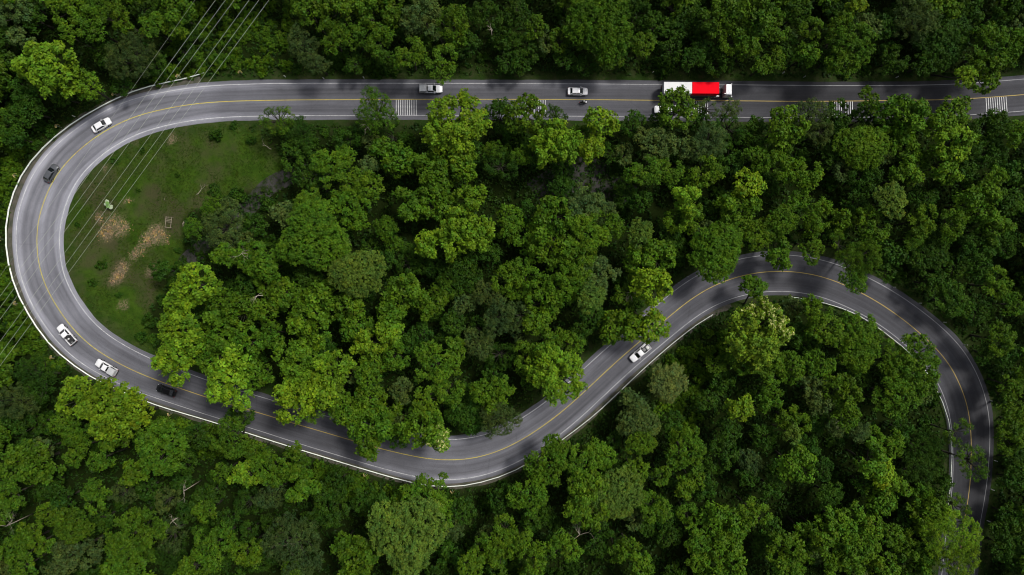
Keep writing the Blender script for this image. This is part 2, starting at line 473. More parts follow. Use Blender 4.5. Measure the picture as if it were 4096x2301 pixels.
tracks = node('ShaderNodeSeparateColor'); L.new(ramp.outputs[0], tracks.inputs[0])
tr = math_('MULTIPLY', tracks.outputs[0], 2.0)
# where the tone value is low the cross pattern fades
amt = maprange(wear_shade, .05, .18, .35, 1.0)
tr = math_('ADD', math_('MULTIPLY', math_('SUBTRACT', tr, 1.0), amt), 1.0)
long1 = maprange(noise_out(1.0, 5, .65, uvvec(.05, 7.0)), .3, .7, .82, 1.18)
long2 = maprange(noise_out(1.0, 3, .6, uvvec(.012, 2.2, 7.0)), .3, .7, .84, 1.16)
patch = maprange(noise_out(.12, 5, .6, pos), .3, .7, .82, 1.15)
fine = maprange(noise_out(6.0, 4, .7, pos), .3, .7, .88, 1.12)
g = math_('MULTIPLY', wear_shade, tr)
for q in (long1, long2, patch, fine): g = math_('MULTIPLY', g, q)
# fine cracks and tar seams
vo = node('ShaderNodeTexVoronoi'); vo.feature = 'DISTANCE_TO_EDGE'; vo.inputs['Scale'].default_value = .22
L.new(pos, vo.inputs['Vector'])
g = math_('MULTIPLY', g, maprange(vo.outputs[0], 0, .012, .86, 1.0))
cc = node('ShaderNodeCombineColor')
L.new(math_('MULTIPLY', g, .985), cc.inputs[0]); L.new(math_('MULTIPLY', g, .99), cc.inputs[1]); L.new(math_('MULTIPLY', g, 1.13), cc.inputs[2])
L.new(cc.outputs[0], p.inputs['Base Color']); p.inputs['Roughness'].default_value = .85; p.inputs['Specular IOR Level'].default_value = .25
bp = node('ShaderNodeBump'); bp.inputs['Strength'].default_value = .25; bp.inputs['Distance'].default_value = .02
L.new(noise_out(14, 3, .7, pos), bp.inputs['Height']); L.new(bp.outputs[0], p.inputs['Normal'])

def near_i(px, py):
    return int(road_dist([tuple(at(px, py)[:2])])[1][0])
I_RAIL0, I_RAIL1 = near_i(815, 410), near_i(2900, 1122)
outer_ext = np.full(len(RC), .9)
verge_ext = OFR + 1.9
road = strip_obj('road', am, wear_shade=True, lat0=-OFL - .95, lat1=OFR + .9, z=.04, nlat=9, jitter=.10, seed=5)
tag(road, 'grey two lane asphalt road winding through the forest', kind='structure')

vm, nt, N, L, p = new_mat('gravel shoulder')
geo = node('ShaderNodeNewGeometry'); pos = geo.outputs['Position']
nn = noise_out(.6, 6, .7, pos); nf = noise_out(5, 4, .7, pos)
c1 = rgbmix((.085, .075, .058), (.035, .042, .022), maprange(nn, .4, .6, 0, 1))
c1 = rgbmix(c1, (.13, .12, .11), maprange(nf, .52, .72, 0, .7))
L.new(c1, p.inputs['Base Color']); p.inputs['Roughness'].default_value = .95
tag(strip_obj('shoulder', vm, lat0=OFR + .6, lat1=OFR + 2.1, i0=I_RAIL0, i1=I_RAIL1, z=.03, nlat=3, jitter=.22, seed=9),
    'brown gravel shoulder between the asphalt and the guardrail', kind='structure')

def paint_mat(name, c_new, c_worn, thr=(.42, .62)):
    m, nt_, N_, L_, p_ = new_mat(name)
    globals().update(nt=nt_, N=N_, L=L_)
    geo_ = node('ShaderNodeNewGeometry')
    f_ = maprange(noise_out(.5, 6, .75, geo_.outputs['Position']), thr[0], thr[1], 0, 1)
    f2 = maprange(noise_out(4, 4, .75, geo_.outputs['Position']), .4, .65, 0, 1)
    c_ = rgbmix(c_new, c_worn, math_('MULTIPLY', math_('ADD', f_, f2), .5))
    wr_ = node('ShaderNodeAttribute'); wr_.attribute_name = 'wear_shade'
    c_ = rgbmix(c_worn, c_, maprange(wr_.outputs['Fac'], .045, .15, .15, 1))
    L_.new(c_, p_.inputs['Base Color']); p_.inputs['Roughness'].default_value = .7
    return m
M['line_white'] = paint_mat('white road paint', (.70, .70, .71), (.20, .20, .21))
M['line_yellow'] = paint_mat('yellow road paint', (.60, .54, .05), (.30, .20, .055))
lw = .066
strip_obj('edge_line', M['line_white'], road, True, lat0=OFR - lw, lat1=OFR + lw, z=.046, jitter=.012, seed=1)
strip_obj('edge_line', M['line_white'], road, True, lat0=-OFL - lw, lat1=-OFL + lw, z=.046, jitter=.012, seed=2)
strip_obj('center_line', M['line_yellow'], road, True, lat0=-.075, lat1=.075, z=.046, jitter=.012, seed=4)

# transverse rumble bars on the near lane
M['bar_white'] = plain('white thermoplastic bar', (.58, .58, .59), .7, noise=.25, nscale=2)
bar_me = MB().box((0, 0, 0), (.13, 3.45, .012)).mesh('rumble_bar', M['bar_white'])
def rumble(x0, x1, n):
    for k in range(n):
        px = x0 + (x1 - x0) * k / (n - 1)
        i = near_i(px, 400)
        # walk to the course point whose x matches
        wx = (px - CX) / PPM
        j = np.argmin(np.abs(RC[max(0, i - 60):i + 60, 0] - wx)) + max(0, i - 60)
        c = RC[j] - NRM[j] * (OFL[j] * .5 + .02)
        link('rumble_bar', bar_me, road, (c[0], c[1], .047), (0, 0, math.atan2(tan[j][1], tan[j][0])))
for a in ((1582, 1663, 10), (2104, 2178, 9), (2756, 2830, 9), (3332, 3406, 9), (3941, 4023, 10)): rumble(*a)

# old tracks that show as grey patches under the trees
tm, nt, N, L, p = new_mat('old track gravel')
geo = node('ShaderNodeNewGeometry'); pos = geo.outputs['Position']
c1 = rgbmix((.050, .047, .046), (.016, .026, .008), maprange(noise_out(.55, 7, .75, pos), .44, .58, 0, 1)); L.new(c1, p.inputs['Base Color']); p.inputs['Roughness'].default_value = 1; p.inputs['Specular IOR Level'].default_value = 0
def track(pts, w):
    P = np.array([tuple(at(*q)[:2]) for q in pts]); t = np.arange(len(P)); ts = np.linspace(0, len(P) - 1, 40)
    X = np.stack([hermite(t.astype(float), P[:, i], ts) for i in (0, 1)], 1)
    T = np.gradient(X, axis=0); T /= np.linalg.norm(T, axis=1)[:, None]; Nn = np.stack([T[:, 1], -T[:, 0]], 1)
    r_ = np.random.RandomState(2)
    rows = []
    for s in (-1, -.33, .33, 1):
        xy = X + Nn * ((w * s) + (gauss(r_.randn(40), 2) * .35 if abs(s) == 1 else 0))[:, None] if abs(s) == 1 else X + Nn * (w * s)
        rows.append(np.concatenate([xy, (ground_z(xy[:, 0], xy[:, 1]) + .06)[:, None]], 1))
    V = np.concatenate(rows); n = 40; j = np.arange(n - 1)
    F = np.concatenate([np.stack([k * n + j, (k + 1) * n + j, (k + 1) * n + j + 1, k * n + j + 1], 1) for k in range(3)])
    return np_mesh('track', V, F, tm, smooth=True)
tag(link('track', track([(700, 1130), (755, 1040), (850, 960), (1000, 820), (1080, 745), (1190, 690), (1300, 690)], 1.9)), 'old grey track at the edge of the clearing', kind='structure')
tag(link('track', track([(2140, 790), (2240, 730), (2310, 690), (2400, 720), (2520, 800)], 3.6)), 'grey track patch seen between the crowns of the wood', kind='structure')
# ------------------------------------------------------------------ guardrails
RAIL1 = [(813, 298), (737, 321), (636, 340), (530, 371), (424, 421), (297, 495), (196, 577), (106, 680), (63, 767), (40, 846), (29, 926), (33, 1000), (48, 1085), (85, 1191), (127, 1266),
         (196, 1366), (302, 1461), (392, 1519), (519, 1576), (636, 1621), (721, 1647), (795, 1668), (890, 1697), (1045, 1747), (1299, 1826), (1490, 1884), (1647, 1927), (1700, 1938), (1766, 1945),
         (1845, 1942), (1957, 1918), (2048, 1886), (2114, 1850), (2225, 1773), (2366, 1667), (2509, 1534), (2557, 1488), (2710, 1355), (2816, 1276), (2891, 1236)]
RAIL2 = [(3150, 1186), (3204, 1194), (3270, 1206), (3337, 1224), (3400, 1247), (3454, 1273), (3512, 1315), (3549, 1342), (3620, 1400), (3685, 1465), (3734, 1547), (3765, 1610), (3790, 1690), (3800, 1790), (3796, 1900), (3785, 2022), (3770, 2110)]
beam_prof = [(0, .43), (.05, .455), (.055, .52), (.0, .57), (.0, .655), (.055, .705), (.05, .77), (0, .80), (-.04, .80), (-.03, .76), (-.02, .695), (-.05, .65), (-.05, .57), (-.02, .525), (-.03, .46), (-.04, .43)]
BL = 4.0
beam_me = MB().loft([[(x, -y, z) for y, z in beam_prof] for x in (-.03, BL + .03)]).mesh('beam', M['rail'])
end_me = MB().loft([[(x, -y * s, .3 + (z - .3) * 1.0) for y, z in beam_prof] for x, s in ((0, 1), (.35, .9), (.5, .3))]).mesh('end_piece', M['rail'])
post_me = MB().box((0, .14, .36), (.09, .12, .80)).box((0, .05, .61), (.10, .09, .28)).mesh('post', M['post'])
def polyline(pts, step):
    P = np.array([tuple(at(*q)[:2]) for q in pts]); d = np.concatenate([[0], np.cumsum(np.hypot(*np.diff(P, axis=0).T))])
    s = np.arange(0, d[-1], .25)
    X = np.stack([gauss(hermite(d, P[:, i], s), 8) for i in (0, 1)], 1)
    return X[::int(step / .25)]
def guardrail(pts, label):
    X = polyline(pts, BL)
    root = tag(empty('guardrail', (X[0][0], X[0][1], 0)), label, 'guardrail', 'guardrails along the bends')
    o = Vector((X[0][0], X[0][1], 0))
    for k in range(len(X) - 1):
        d = X[k + 1] - X[k]; a = math.atan2(d[1], d[0]); ln = math.hypot(*d)
        dz = random.uniform(-.02, .02)
        link('beam', beam_me, root, Vector((X[k][0], X[k][1], dz)) - o, (0, 0, a), (ln / BL, -1, 1))
        link('post', post_me, root, Vector((X[k][0], X[k][1], 0)) - o, (0, 0, a), (1, -1, 1))
        if k == len(X) - 2:
            link('post', post_me, root, Vector((X[k + 1][0], X[k + 1][1], 0)) - o, (0, 0, a), (1, -1, 1))
            link('end_piece', end_me, root, Vector((X[k + 1][0], X[k + 1][1], 0)) - o, (0, 0, a), (1, -1, 1))
        if k == 0:
            link('end_piece', end_me, root, (0, 0, 0), (0, 0, a + math.pi), (1, 1, 1))
    return X
guardrail(RAIL1, 'long white steel guardrail around the left hairpin and along the lower road')
guardrail(RAIL2, 'shorter white guardrail on the inside of the right hand bend')

# ------------------------------------------------------------------ chevron signs behind the rail
pole_me = MB().tube([(0, 0, -.1), (0, 0, 1.95)], .035, 8).mesh('pole', M['post'])
board_me = MB().box((0, 0, 0), (.62, .02, .62)).mesh('board', M['sign_yellow'])
chev = MB()
for s in (-.14, .12):
    chev.add([(s - .07, -.014, .24), (s + .07, -.014, .24), (s + .17, -.014, 0), (s + .07, -.014, -.24), (s - .07, -.014, -.24), (s + .03, -.014, 0)], [(0, 1, 2, 5), (5, 2, 3, 4)])
chev_me = chev.mesh('chevron_mark', M['sign_black'])
SIGNS = [(726, 318, 'at the upper end of the guardrail under the wires'), (474, 389, 'above the guardrail, left of the road crossing of the wires'),
         (250, 514, 'outside the guardrail above the white sedan'), (84, 708, 'outside the guardrail beside the dark grey hatchback'),
         (24, 958, 'outside the guardrail at the far left edge'), (86, 1212, 'outside the guardrail above the black and white pickup'),
         (230, 1424, 'outside the guardrail left of the silver pickup'), (693, 1648, 'below the guardrail under the black car'),
         (1468, 1888, 'below the guardrail on the lower straight'), (1811, 1953, 'below the guardrail at the lowest bend'),
         (972, 303, 'on the grass right of the upper end of the guardrail')]
for px, py, where in SIGNS:
    b = at(px, py); d, i = road_dist([(b.x, b.y)]); i = int(i[0])
    out = NRM[i]; c = Vector((b.x + out[0] * .25, b.y + out[1] * .25, gz(b.x, b.y)))
    a = math.atan2(tan[i][1], tan[i][0])
    root = tag(empty('chevron_sign', c, a), 'small yellow chevron sign ' + where, 'road sign', 'chevron signs around the bends')
    link('pole', pole_me, root)
    for s in (-1, 1):      # one board for each direction of travel
        # outer side is local -Y for this heading
        bd = link('board', board_me, root, (s * .26, -.12, 1.62), (0, 0, s * R(52) + (math.pi if s < 0 else 0) * 0 + R(180)))
        link('chevron_mark', chev_me, bd, None, None, (s, 1, 1))

# ------------------------------------------------------------------ guide posts
gp = MB().loft([[(x * s, y * s, z) for x, y in ((-.08, -.06), (.08, -.06), (.08, .06), (-.08, .06))] for z, s in ((-.1, 1), (.95, 1), (1.05, .6))]).mesh('guide_post', M['white_post'])
gband = MB().box((0, 0, .82), (.172, .132, .14)).mesh('reflector_band', M['sign_black'])
GPOSTS = [(1142, 308), (1296, 316), (1456, 313), (2610, 292), (3130, 294), (3214, 310), (3584, 311), (2712, 1132), (2748, 1108), (3573, 1149), (3676, 1213), (3773, 1289), (3858, 1379),
          (3962, 1603), (3977, 1842), (3964, 1957), (3948, 2082), (42, 645), (300, 467)]
ORDN = 'first second third fourth fifth sixth seventh eighth ninth tenth eleventh twelfth thirteenth fourteenth fifteenth sixteenth seventeenth eighteenth nineteenth twentieth'.split()
def ordinal(k):
    if k <= 20: return ORDN[k - 1]
    t = {2: 'twenty', 3: 'thirty', 4: 'forty', 5: 'fifty', 6: 'sixty'}[k // 10]
    return t + '-' + ORDN[k % 10 - 1] if k % 10 else t[:-1] + 'ieth'
GP_W = ['above the top road'] * 7 + ['above the diagonal road'] * 2 + ['outside the right bend'] * 8 + ['left of the hairpin'] * 2
gcount = {}
for (px, py), wh in zip(GPOSTS, GP_W):
    b = at(px, py); gcount[wh] = gcount.get(wh, 0) + 1
    o = link('guide_post', gp, None, (b.x, b.y, gz(b.x, b.y)), (0, 0, random.uniform(-.4, .4)))
    link('reflector_band', gband, o)
    by = 'from the top' if 'right bend' in wh else 'from the left'
    tag(o, f'{ordinal(gcount[wh])} small white guide post {by}, {wh}', 'guide post', 'white guide posts beside the road')

# ------------------------------------------------------------------ overhead wires
WIRES = [((862, 0), (0, 1186), 24), ((902, 0), (0, 1231), 24), ((937, 0), (0, 1278), 24), ((997, 0), (0, 1366), 24), ((1036, 0), (0, 1419), 24), ((1076, 0), (0, 1464), 24), ((780, 0), (0, 1105), 29)]
ORD = ['first', 'second', 'third', 'fourth', 'fifth', 'sixth']
for k, (a, b, z) in enumerate(WIRES):
    A, B = at(a[0], a[1], z), at(b[0], b[1], z)
    d = B - A; A2, B2 = A - d * .6, B + d * .6
    pts = []
    for t in np.linspace(0, 1, 40):
        s_ = -.5 + 2.0 * t
        q = at(a[0] + (b[0] - a[0]) * s_, a[1] + (b[1] - a[1]) * s_, z - 2.0 + 7.0 * (t - .5) ** 2)
        pts.append(q)
    o = MB().tube(pts, .019 if k < 6 else .010, 5).build('power_line', M['wire'], smooth='all')
    lab = f'{ORD[k]} of the six pale overhead wires crossing the hairpin, counted from upper left' if k < 6 else 'thin faint overhead wire left of the six brighter ones'
    tag(o, lab, 'power line', 'overhead wires crossing the hairpin')

# ------------------------------------------------------------------ clearing: timber frame, sapling, twigs
c = at(676, 890)
fr = tag(empty('timber_rack', (c.x, c.y, gz(c.x, c.y)), R(-6)), 'open weathered timber frame standing on the grass clearing', 'timber rack')
for x in (-.62, .62):
    for y in (-1.15, 1.15):
        MB().box((0, 0, .42), (.09, .09, .92)).build('leg', M['timber'], fr, (x, y, 0))
    MB().box((x, 0, .86), (.07, 2.5, .09)).build('rail', M['timber'], fr)
for y in (-1.15, .05, .35, .7, 1.15):
    MB().box((0, y, .935), (1.5 + random.uniform(-.1, .15), .08, .05), rz=random.uniform(-.08, .08)).build('slat', M['timber'], fr)
c = at(733, 893)
lg = MB()
for k in range(4):
    lg.tube([(-.5 + .1 * k, -.5 + .18 * k, .08 + .1 * (k == 2)), (.5, -.3 + .22 * k, .12 + .08 * (k == 1))], [.07, .05], 6)
tag(lg.build('timber_pile', M['timber'], None, (c.x, c.y, gz(c.x, c.y)), (0, 0, .6)), 'few loose grey poles lying right of the timber frame', 'timber')

def branchy(mb, p, d, ln, r, depth, rng, spread=.55):
    q = p; pts = [p]; rr = [r]
    for k in range(3):
        d = (d + Vector((rng.uniform(-.5, .5), rng.uniform(-.5, .5), rng.uniform(-.15, .15)))).normalized()
        q = q + d * (ln / 3); pts.append(q); rr.append(r * (1 - .18 * (k + 1)))
    mb.tube(pts, rr, 6)
    if depth > 0:
        for k in range(rng.choice((2, 3))):
            j = rng.choice((2, 3, 3))
            a = rng.uniform(0, 6.28)
            nd = (d + Vector((math.cos(a), math.sin(a), rng.uniform(-.1, .5))) * spread).normalized()
            branchy(mb, pts[j], nd, ln * rng.uniform(.55, .8), rr[j] * .7, depth - 1, rng, spread)
def fallen(px, py, ang, ln, label, depth=2, r=.09):
    rng = random.Random(px); c = at(px, py); mb = MB()
    branchy(mb, Vector((0, 0, .12)), Vector((math.cos(ang), math.sin(ang), .1)), ln, r, depth, rng, .5)
    tag(mb.build('dead_branch', M['dead_wood'], None, (c.x, c.y, gz(c.x, c.y)), smooth='all'), label, 'branch')
fallen(788, 780, .4, 1.6, 'pale dead branch lying on the grass of the clearing')
fallen(1085, 597, 3.0, 1.6, 'pale dead branch on the dark grass edge right of the clearing')
fallen(655, 800, 2.0, .9, 'little twig on the grass above the timber frame', 1, .05)

# young plant with big round pale leaves under the wires
c = at(444, 822)
sp = tag(empty('sapling', (c.x, c.y, gz(c.x, c.y))), 'young plant with big pale round leaves on the clearing under the wires', 'plant')
M['pale_leaf'] = plain('pale grey green leaf', (.30, .36, .23), .7, noise=.15)
M['green_leaf'] = plain('fresh green leaf', (.12, .24, .05), .6, noise=.2)
MB().tube([(0, 0, -.1), (.05, 0, .8), (0, .05, 1.5)], [.05, .04, .025], 6).build('stem', M['bark'], sp)
for k, (x, y, z, r, mt) in enumerate(((.55, -.45, 1.1, .52, 'pale_leaf'), (-.2, .75, 1.3, .46, 'pale_leaf'), (-.55, .2, 1.2, .38, 'pale_leaf'), (.1, .2, 1.5, .42, 'green_leaf'), (.0, -.35, 1.25, .45, 'green_leaf'), (-.1, .45, 1.45, .36, 'green_leaf'))):
    mb = MB(); n = 12; ring = []
    for j in range(n):
        a = 6.283 * j / n; rr = r * (1 + .08 * math.sin(3 * a + k)) * (.72 if j == 0 else 1)
        ring.append((math.cos(a) * rr, math.sin(a) * rr, -.08 + .05 * math.sin(2 * a)))
    mb.add([(0, 0, .02)] + ring, [(0, 1 + j, 1 + (j + 1) % n) for j in range(n)])
    mb.tube([(0, 0, 0), (-x * .6, -y * .6, -.15), (-x, -y, -.35)], .012, 4)
    mb.build('leaf', M[mt], sp, (x, y, z), (.15 * math.sin(k), .15 * math.cos(k * 2), k * 1.1))
# ------------------------------------------------------------------ vehicles (x forward, y left, z up; origin on the road)
RZ = .045
def body_ring(x, w, zb, zt, crown=.025):
    h = zt - zb
    half = [(.80, zb), (.95, zb + .10 * h), (1.0, zb + .34 * h), (.985, zb + .66 * h), (.955, zb + .86 * h), (.88, zb + .965 * h), (.70, zt), (.35, zt + crown * .8)]
    return [(x, -w * a, z) for a, z in half] + [(x, 0, zt + crown)] + [(x, w * a, z) for a, z in reversed(half)]
def body(stations):
    return MB().loft([body_ring(*s) for s in stations])
tyre_cache = {}
def wheel(parent, x, y, r=.32, w=.21, dual=False):
    key = (r, w)
    if key not in tyre_cache:
        t = MB().lathe_y([(r * .62, -w / 2), (r * .93, -w / 2), (r, -w * .36), (r, w * .36), (r * .93, w / 2), (r * .62, w / 2), (r * .62, -w / 2)], (0, 0, 0), 20).mesh('tyre', M['rubber'], smooth=True)
        h = MB().lathe_y([(0, -w * .40), (r * .2, -w * .42), (r * .24, -w * .30), (r * .56, -w * .36), (r * .63, -w * .46), (r * .63, w * .46), (r * .56, w * .36), (r * .24, w * .30), (r * .2, w * .42), (0, w * .40)], (0, 0, 0), 20).mesh('wheel', M['rim'], smooth=True)
        tyre_cache[key] = (t, h)
    t, h = tyre_cache[key]
    o = link('wheel', h, parent, (x, y, r)); link('tyre', t, o)
    return o
def lerp2(q, u, v):
    a, b, c, d = q       # corners: (0,0) (1,0) (1,1) (0,1)
    return a * (1 - u) * (1 - v) + b * u * (1 - v) + c * u * v + d * (1 - u) * v
def panel(name, quad, u0, u1, v0, v1, parent, mat, off=.012, vtop=None):
    q = [Vector(p) for p in quad]
    pts = [lerp2(q, u0, v0), lerp2(q, u1, v0), lerp2(q, u1 if vtop is None else vtop[1], v1), lerp2(q, u0 if vtop is None else vtop[0], v1)]
    n = (pts[1] - pts[0]).cross(pts[3] - pts[0]).normalized()
    cen = sum(q, Vector()) / 4
    if n.dot(Vector((cen.x - CABC.x, cen.y - CABC.y, .2))) < 0: n = -n
    outer = [p_ + n * off for p_ in pts]; inner = [p_ - n * .01 for p_ in pts]
    return MB().add(outer + inner, [(0, 1, 2, 3), (7, 6, 5, 4), (0, 4, 5, 1), (1, 5, 6, 2), (2, 6, 7, 3), (3, 7, 4, 0)]).build(name, mat, parent)
CABC = Vector((0, 0, 0))
def cabin(root, paint, bx0, bx1, rx0, rx1, wb, wr, zb, zr, wbf=None, split=(.0, .5, 1.0), rear_glass=True, roof_mat=None):
    """greenhouse: base from bx0 to bx1 at zb, roof from rx0 to rx1 at zr"""
    global CABC
    CABC = Vector(((bx0 + bx1) / 2, 0, (zb + zr) / 2)); wbf = wbf or wb * .96
    B = [(bx0, -wb, zb), (bx1, -wbf, zb), (bx1, wbf, zb), (bx0, wb, zb)]
    T = [(rx0, -wr, zr), (rx1, -wr * .97, zr), (rx1, wr * .97, zr), (rx0, wr, zr)]
    MB().add(B + T, [(3, 2, 1, 0), (4, 5, 6, 7), (0, 1, 5, 4), (1, 2, 6, 5), (2, 3, 7, 6), (3, 0, 4, 7)]).build('cabin', paint, root, bevel=.05, seg=3, smooth=True)
    panel('windshield', (B[1], B[2], T[2], T[1]), .06, .94, .03, .90, root, M['glass'])
    if rear_glass: panel('rear_window', (B[0], B[3], T[3], T[0]), .09, .91, .06, .88, root, M['glass'])
    for q in ((B[0], B[1], T[1], T[0]), (B[3], B[2], T[2], T[3])):
        for a, b in zip(split[:-1], split[1:]):
            panel('side_window', q, .07 + .86 * a + .008, .07 + .86 * b - .008, .10, .82, root, M['glass'])
    cx_ = (rx0 + rx1) / 2; lx = (rx1 - rx0)
    rf = MB().loft([[(cx_ + lx * .5 * s * a, wr * s * b, zr + z) for a, b in ((-.97, -.90), (-.90, -.97), (.90, -.95), (.97, -.86), (.97, .86), (.90, .95), (-.90, .97), (-.97, .90))] for z, s in ((-.02, 1.0), (.018, .985), (.035, .90), (.045, .5))])
    rf.build('roof', roof_mat or paint, root, smooth=True)
def lights(root, xf, wf, zf, xr, wr_, zr_, s=.16):
    for sg in (-1, 1):
        MB().box((xf, sg * wf, zf), (.22, .30, s), rz=sg * -.35).build('headlight', M['lamp'], root, bevel=.03)
        MB().box((xr, sg * wr_, zr_), (.14, .20, s * 1.4), rz=sg * .2).build('tail_light', M['red_lens'], root, bevel=.02)
def mirrors(root, paint, x, y, z):
    for sg in (-1, 1):
        MB().box((x, sg * y, z), (.14, .20, .13)).build('mirror', paint, root, bevel=.03)

def sedan(pos, ang, paint, label, hatch=False, black_roof=None):
    root = tag(empty('car', (pos.x, pos.y, RZ), ang), label, 'car', 'cars on the road')
    if hatch:
        st = [(-2.12, .66, .38, .80), (-2.05, .78, .26, .98), (-1.7, .85, .2, 1.02), (-1.1, .87, .18, 1.0), (0, .88, .18, .96), (.8, .87, .18, .96), (1.2, .86, .18, .93), (1.65, .83, .2, .87), (2.0, .74, .24, .76), (2.12, .56, .32, .64)]
        cab = (-1.98, 1.08, -1.35, .25, .79, .60, .95, 1.50)
    else:
        st = [(-2.25, .66, .38, .80), (-2.17, .78, .27, .97), (-1.8, .85, .2, 1.01), (-1.2, .87, .18, .99), (0, .88, .18, .95), (.8, .87, .18, .95), (1.2, .86, .18, .92), (1.7, .84, .2, .86), (2.1, .75, .24, .76), (2.25, .56, .32, .64)]
        cab = (-1.80, 1.16, -1.16, .36, .79, .60, .93, 1.43)
    body(st).build('body', paint, root, smooth=True)
    xf, xr = st[-1][0], st[0][0]
    cabin(root, paint, *cab, split=(0, .52, 1.0), roof_mat=black_roof)
    for sx_ in (1.35, -1.30):
        for sg in (-1, 1):
            MB().lathe_y([(.37, -.02), (.37, .012), (0, .012)], (sx_, sg * .865, .33), 18).build('wheel_arch', M['black_plastic'], root)
            wheel(root, sx_, sg * .80)
    lights(root, xf - .25, .60, .66, xr + .10, .66, .82)
    mirrors(root, paint, .68, .96, 1.0)
    MB().box((xf - .04, 0, .46), (.10, .9, .16)).build('grille', M['black_plastic'], root, bevel=.02)
    MB().box((xr + .03, 0, .48), (.10, 1.2, .18)).build('rear_bumper', M['black_plastic'], root, bevel=.03)
    return root

def pickup(pos, ang, paint, label, load='open', canopy_mat=None, single=False, bonnet=None):
    root = tag(empty('pickup', (pos.x, pos.y, RZ), ang), label, 'pickup', 'pickups on the road')
    st = [(-2.60, .84, .45, .98), (-2.55, .88, .42, 1.02), (-1.0, .90, .40, 1.04), (-.55, .90, .36, 1.06), (.6, .90, .34, 1.06), (1.15, .89, .34, 1.04), (1.7, .88, .36, 1.0), (2.2, .84, .38, .95), (2.50, .74, .40, .84), (2.62, .55, .45, .70)]
    if load != 'open':
        body(st).build('body', paint, root, smooth=True)
    else:
        body(st[3:]).build('body', paint, root, smooth=True)
        x0, x1 = -2.60, -.58; xm = (x0 + x1) / 2; ln = x1 - x0
        bed = MB()
        bed.box((xm, 0, .60), (ln, 1.70, .10))
        bed.box((xm, -.85, .80), (ln, .10, .50)).box((xm, .85, .80), (ln, .10, .50))
        bed.box((x0 + .04, 0, .80), (.08, 1.60, .50)).box((x1 - .04, 0, .80), (.08, 1.60, .50))
        bed.build('cargo_bed', paint, root, bevel=.015)
        MB().box((xm, 0, .665), (ln - .18, 1.58, .02)).build('bed_liner', M['bed_liner'], root)
    if single: cab = (-.62, 1.20, -.40, .42, .80, .64, 1.04, 1.72)
    else: cab = (-.78, 1.22, -.52, .44, .80, .64, 1.04, 1.74)
    cabin(root, paint, *cab, split=(0, .45, 1.0) if not single else (0, 1.0))
    if load == 'canopy':
        cm = canopy_mat or M['silver_paint']
        x0, x1 = -2.58, -.86
        cp = MB().loft([[(x0 + e, -.86 * s, z), (x1 - e * .4, -.86 * s, z), (x1 - e * .4, .86 * s, z), (x0 + e, .86 * s, z)] for z, s, e in ((1.0, 1.0, 0), (1.25, .985, .03), (1.62, .90, .10), (1.72, .84, .16), (1.745, .6, .4))])
        cp.build('canopy', cm, root, smooth=True)
        for k in range(5):
            MB().box((x0 + .32 + k * .29, 0, 1.738), (.05, 1.38, .02)).build('roof_rib', cm, root)
        for sg in (-1, 1):
            MB().add([(-2.3, sg * .872, 1.27), (-1.1, sg * .872, 1.27), (-1.15, sg * .815, 1.56), (-2.2, sg * .815, 1.56)], [(0, 1, 2, 3)] if sg < 0 else [(3, 2, 1, 0)]).build('canopy_window', M['glass'], root, loc=(0, sg * .018, .004))
    for sx_ in (1.62, -1.45):
        for sg in (-1, 1):
            MB().lathe_y([(.44, -.02), (.44, .012), (0, .012)], (sx_, sg * .885, .40), 18).build('wheel_arch', M['black_plastic'], root)
            wheel(root, sx_, sg * .81, .38, .25)
    lights(root, 2.36, .60, .80, -2.56, .80, .82, .18)
    mirrors(root, paint, .92, 1.02, 1.16)
    MB().box((2.58, 0, .62), (.12, .95, .24)).build('grille', M['black_plastic'], root, bevel=.02)
    MB().box((-2.66, 0, .52), (.12, 1.5, .14)).build('rear_bumper', M['chassis'], root, bevel=.02)
    if load == 'cover':
        MB().box((-1.68, 0, 1.09), (1.72, 1.56, .06)).build('bed_cover', canopy_mat or paint, root, bevel=.03)
    return root

def road_angle(px, py, forward=True):
    """heading of the lane at a photo pixel: forward = along the course as listed (westward on the top road)"""
    i = near_i(px, py); t = tan[i]
    return math.atan2(t[1], t[0]) + (0 if forward else math.pi)

# top road, eastbound lane
b = at(1723, 356, .9)
pickup(b, road_angle(1723, 356, False), M['white_paint'], 'white pickup with a silver ribbed canopy over its bed on the top road', 'canopy', M['silver_paint'])
sedan(at(2311, 365, .9), road_angle(2311, 365, False), M['white_paint'], 'white sedan in the middle of the top road beside the motorcycle')
# white vehicle half hidden under the roadside tree, westbound
pickup(at(2664, 438, .9), road_angle(2664, 438, True), M['white_paint'], 'white pickup half hidden under a roadside tree beside the lorry', 'canopy', M['white_box'])
# hairpin
sedan(at(405, 500, .8), road_angle(405, 500, False), M['white_paint'], 'white sedan in the hairpin below the overhead wires')
sedan(at(203, 692, .8), road_angle(203, 692, False) + .05, M['grey_paint'], 'dark grey hatchback in the hairpin near the left edge', hatch=True)
pk = at(266, 1338, .8); pk_a = road_angle(266, 1338, False)
pickup(pk, pk_a, M['white_paint'], 'white pickup with a dark open bed in the lower half of the hairpin', 'open')
pickup(at(424, 1470, .9), road_angle(424, 1470, False), M['white_paint'], 'white pickup with a long dull silver canopy below the hairpin', 'canopy', M['silver_paint'])
sedan(at(664, 1563, .8), road_angle(664, 1563, False), M['black_paint'], 'black car with a pale rear window on the lower road', hatch=False)
pd = at(2560, 1411, .8); pd_a = road_angle(2560, 1411, False)
pickup(pd, pd_a, M['white_paint'], 'white pickup with a loaded open bed on the diagonal road', 'open')

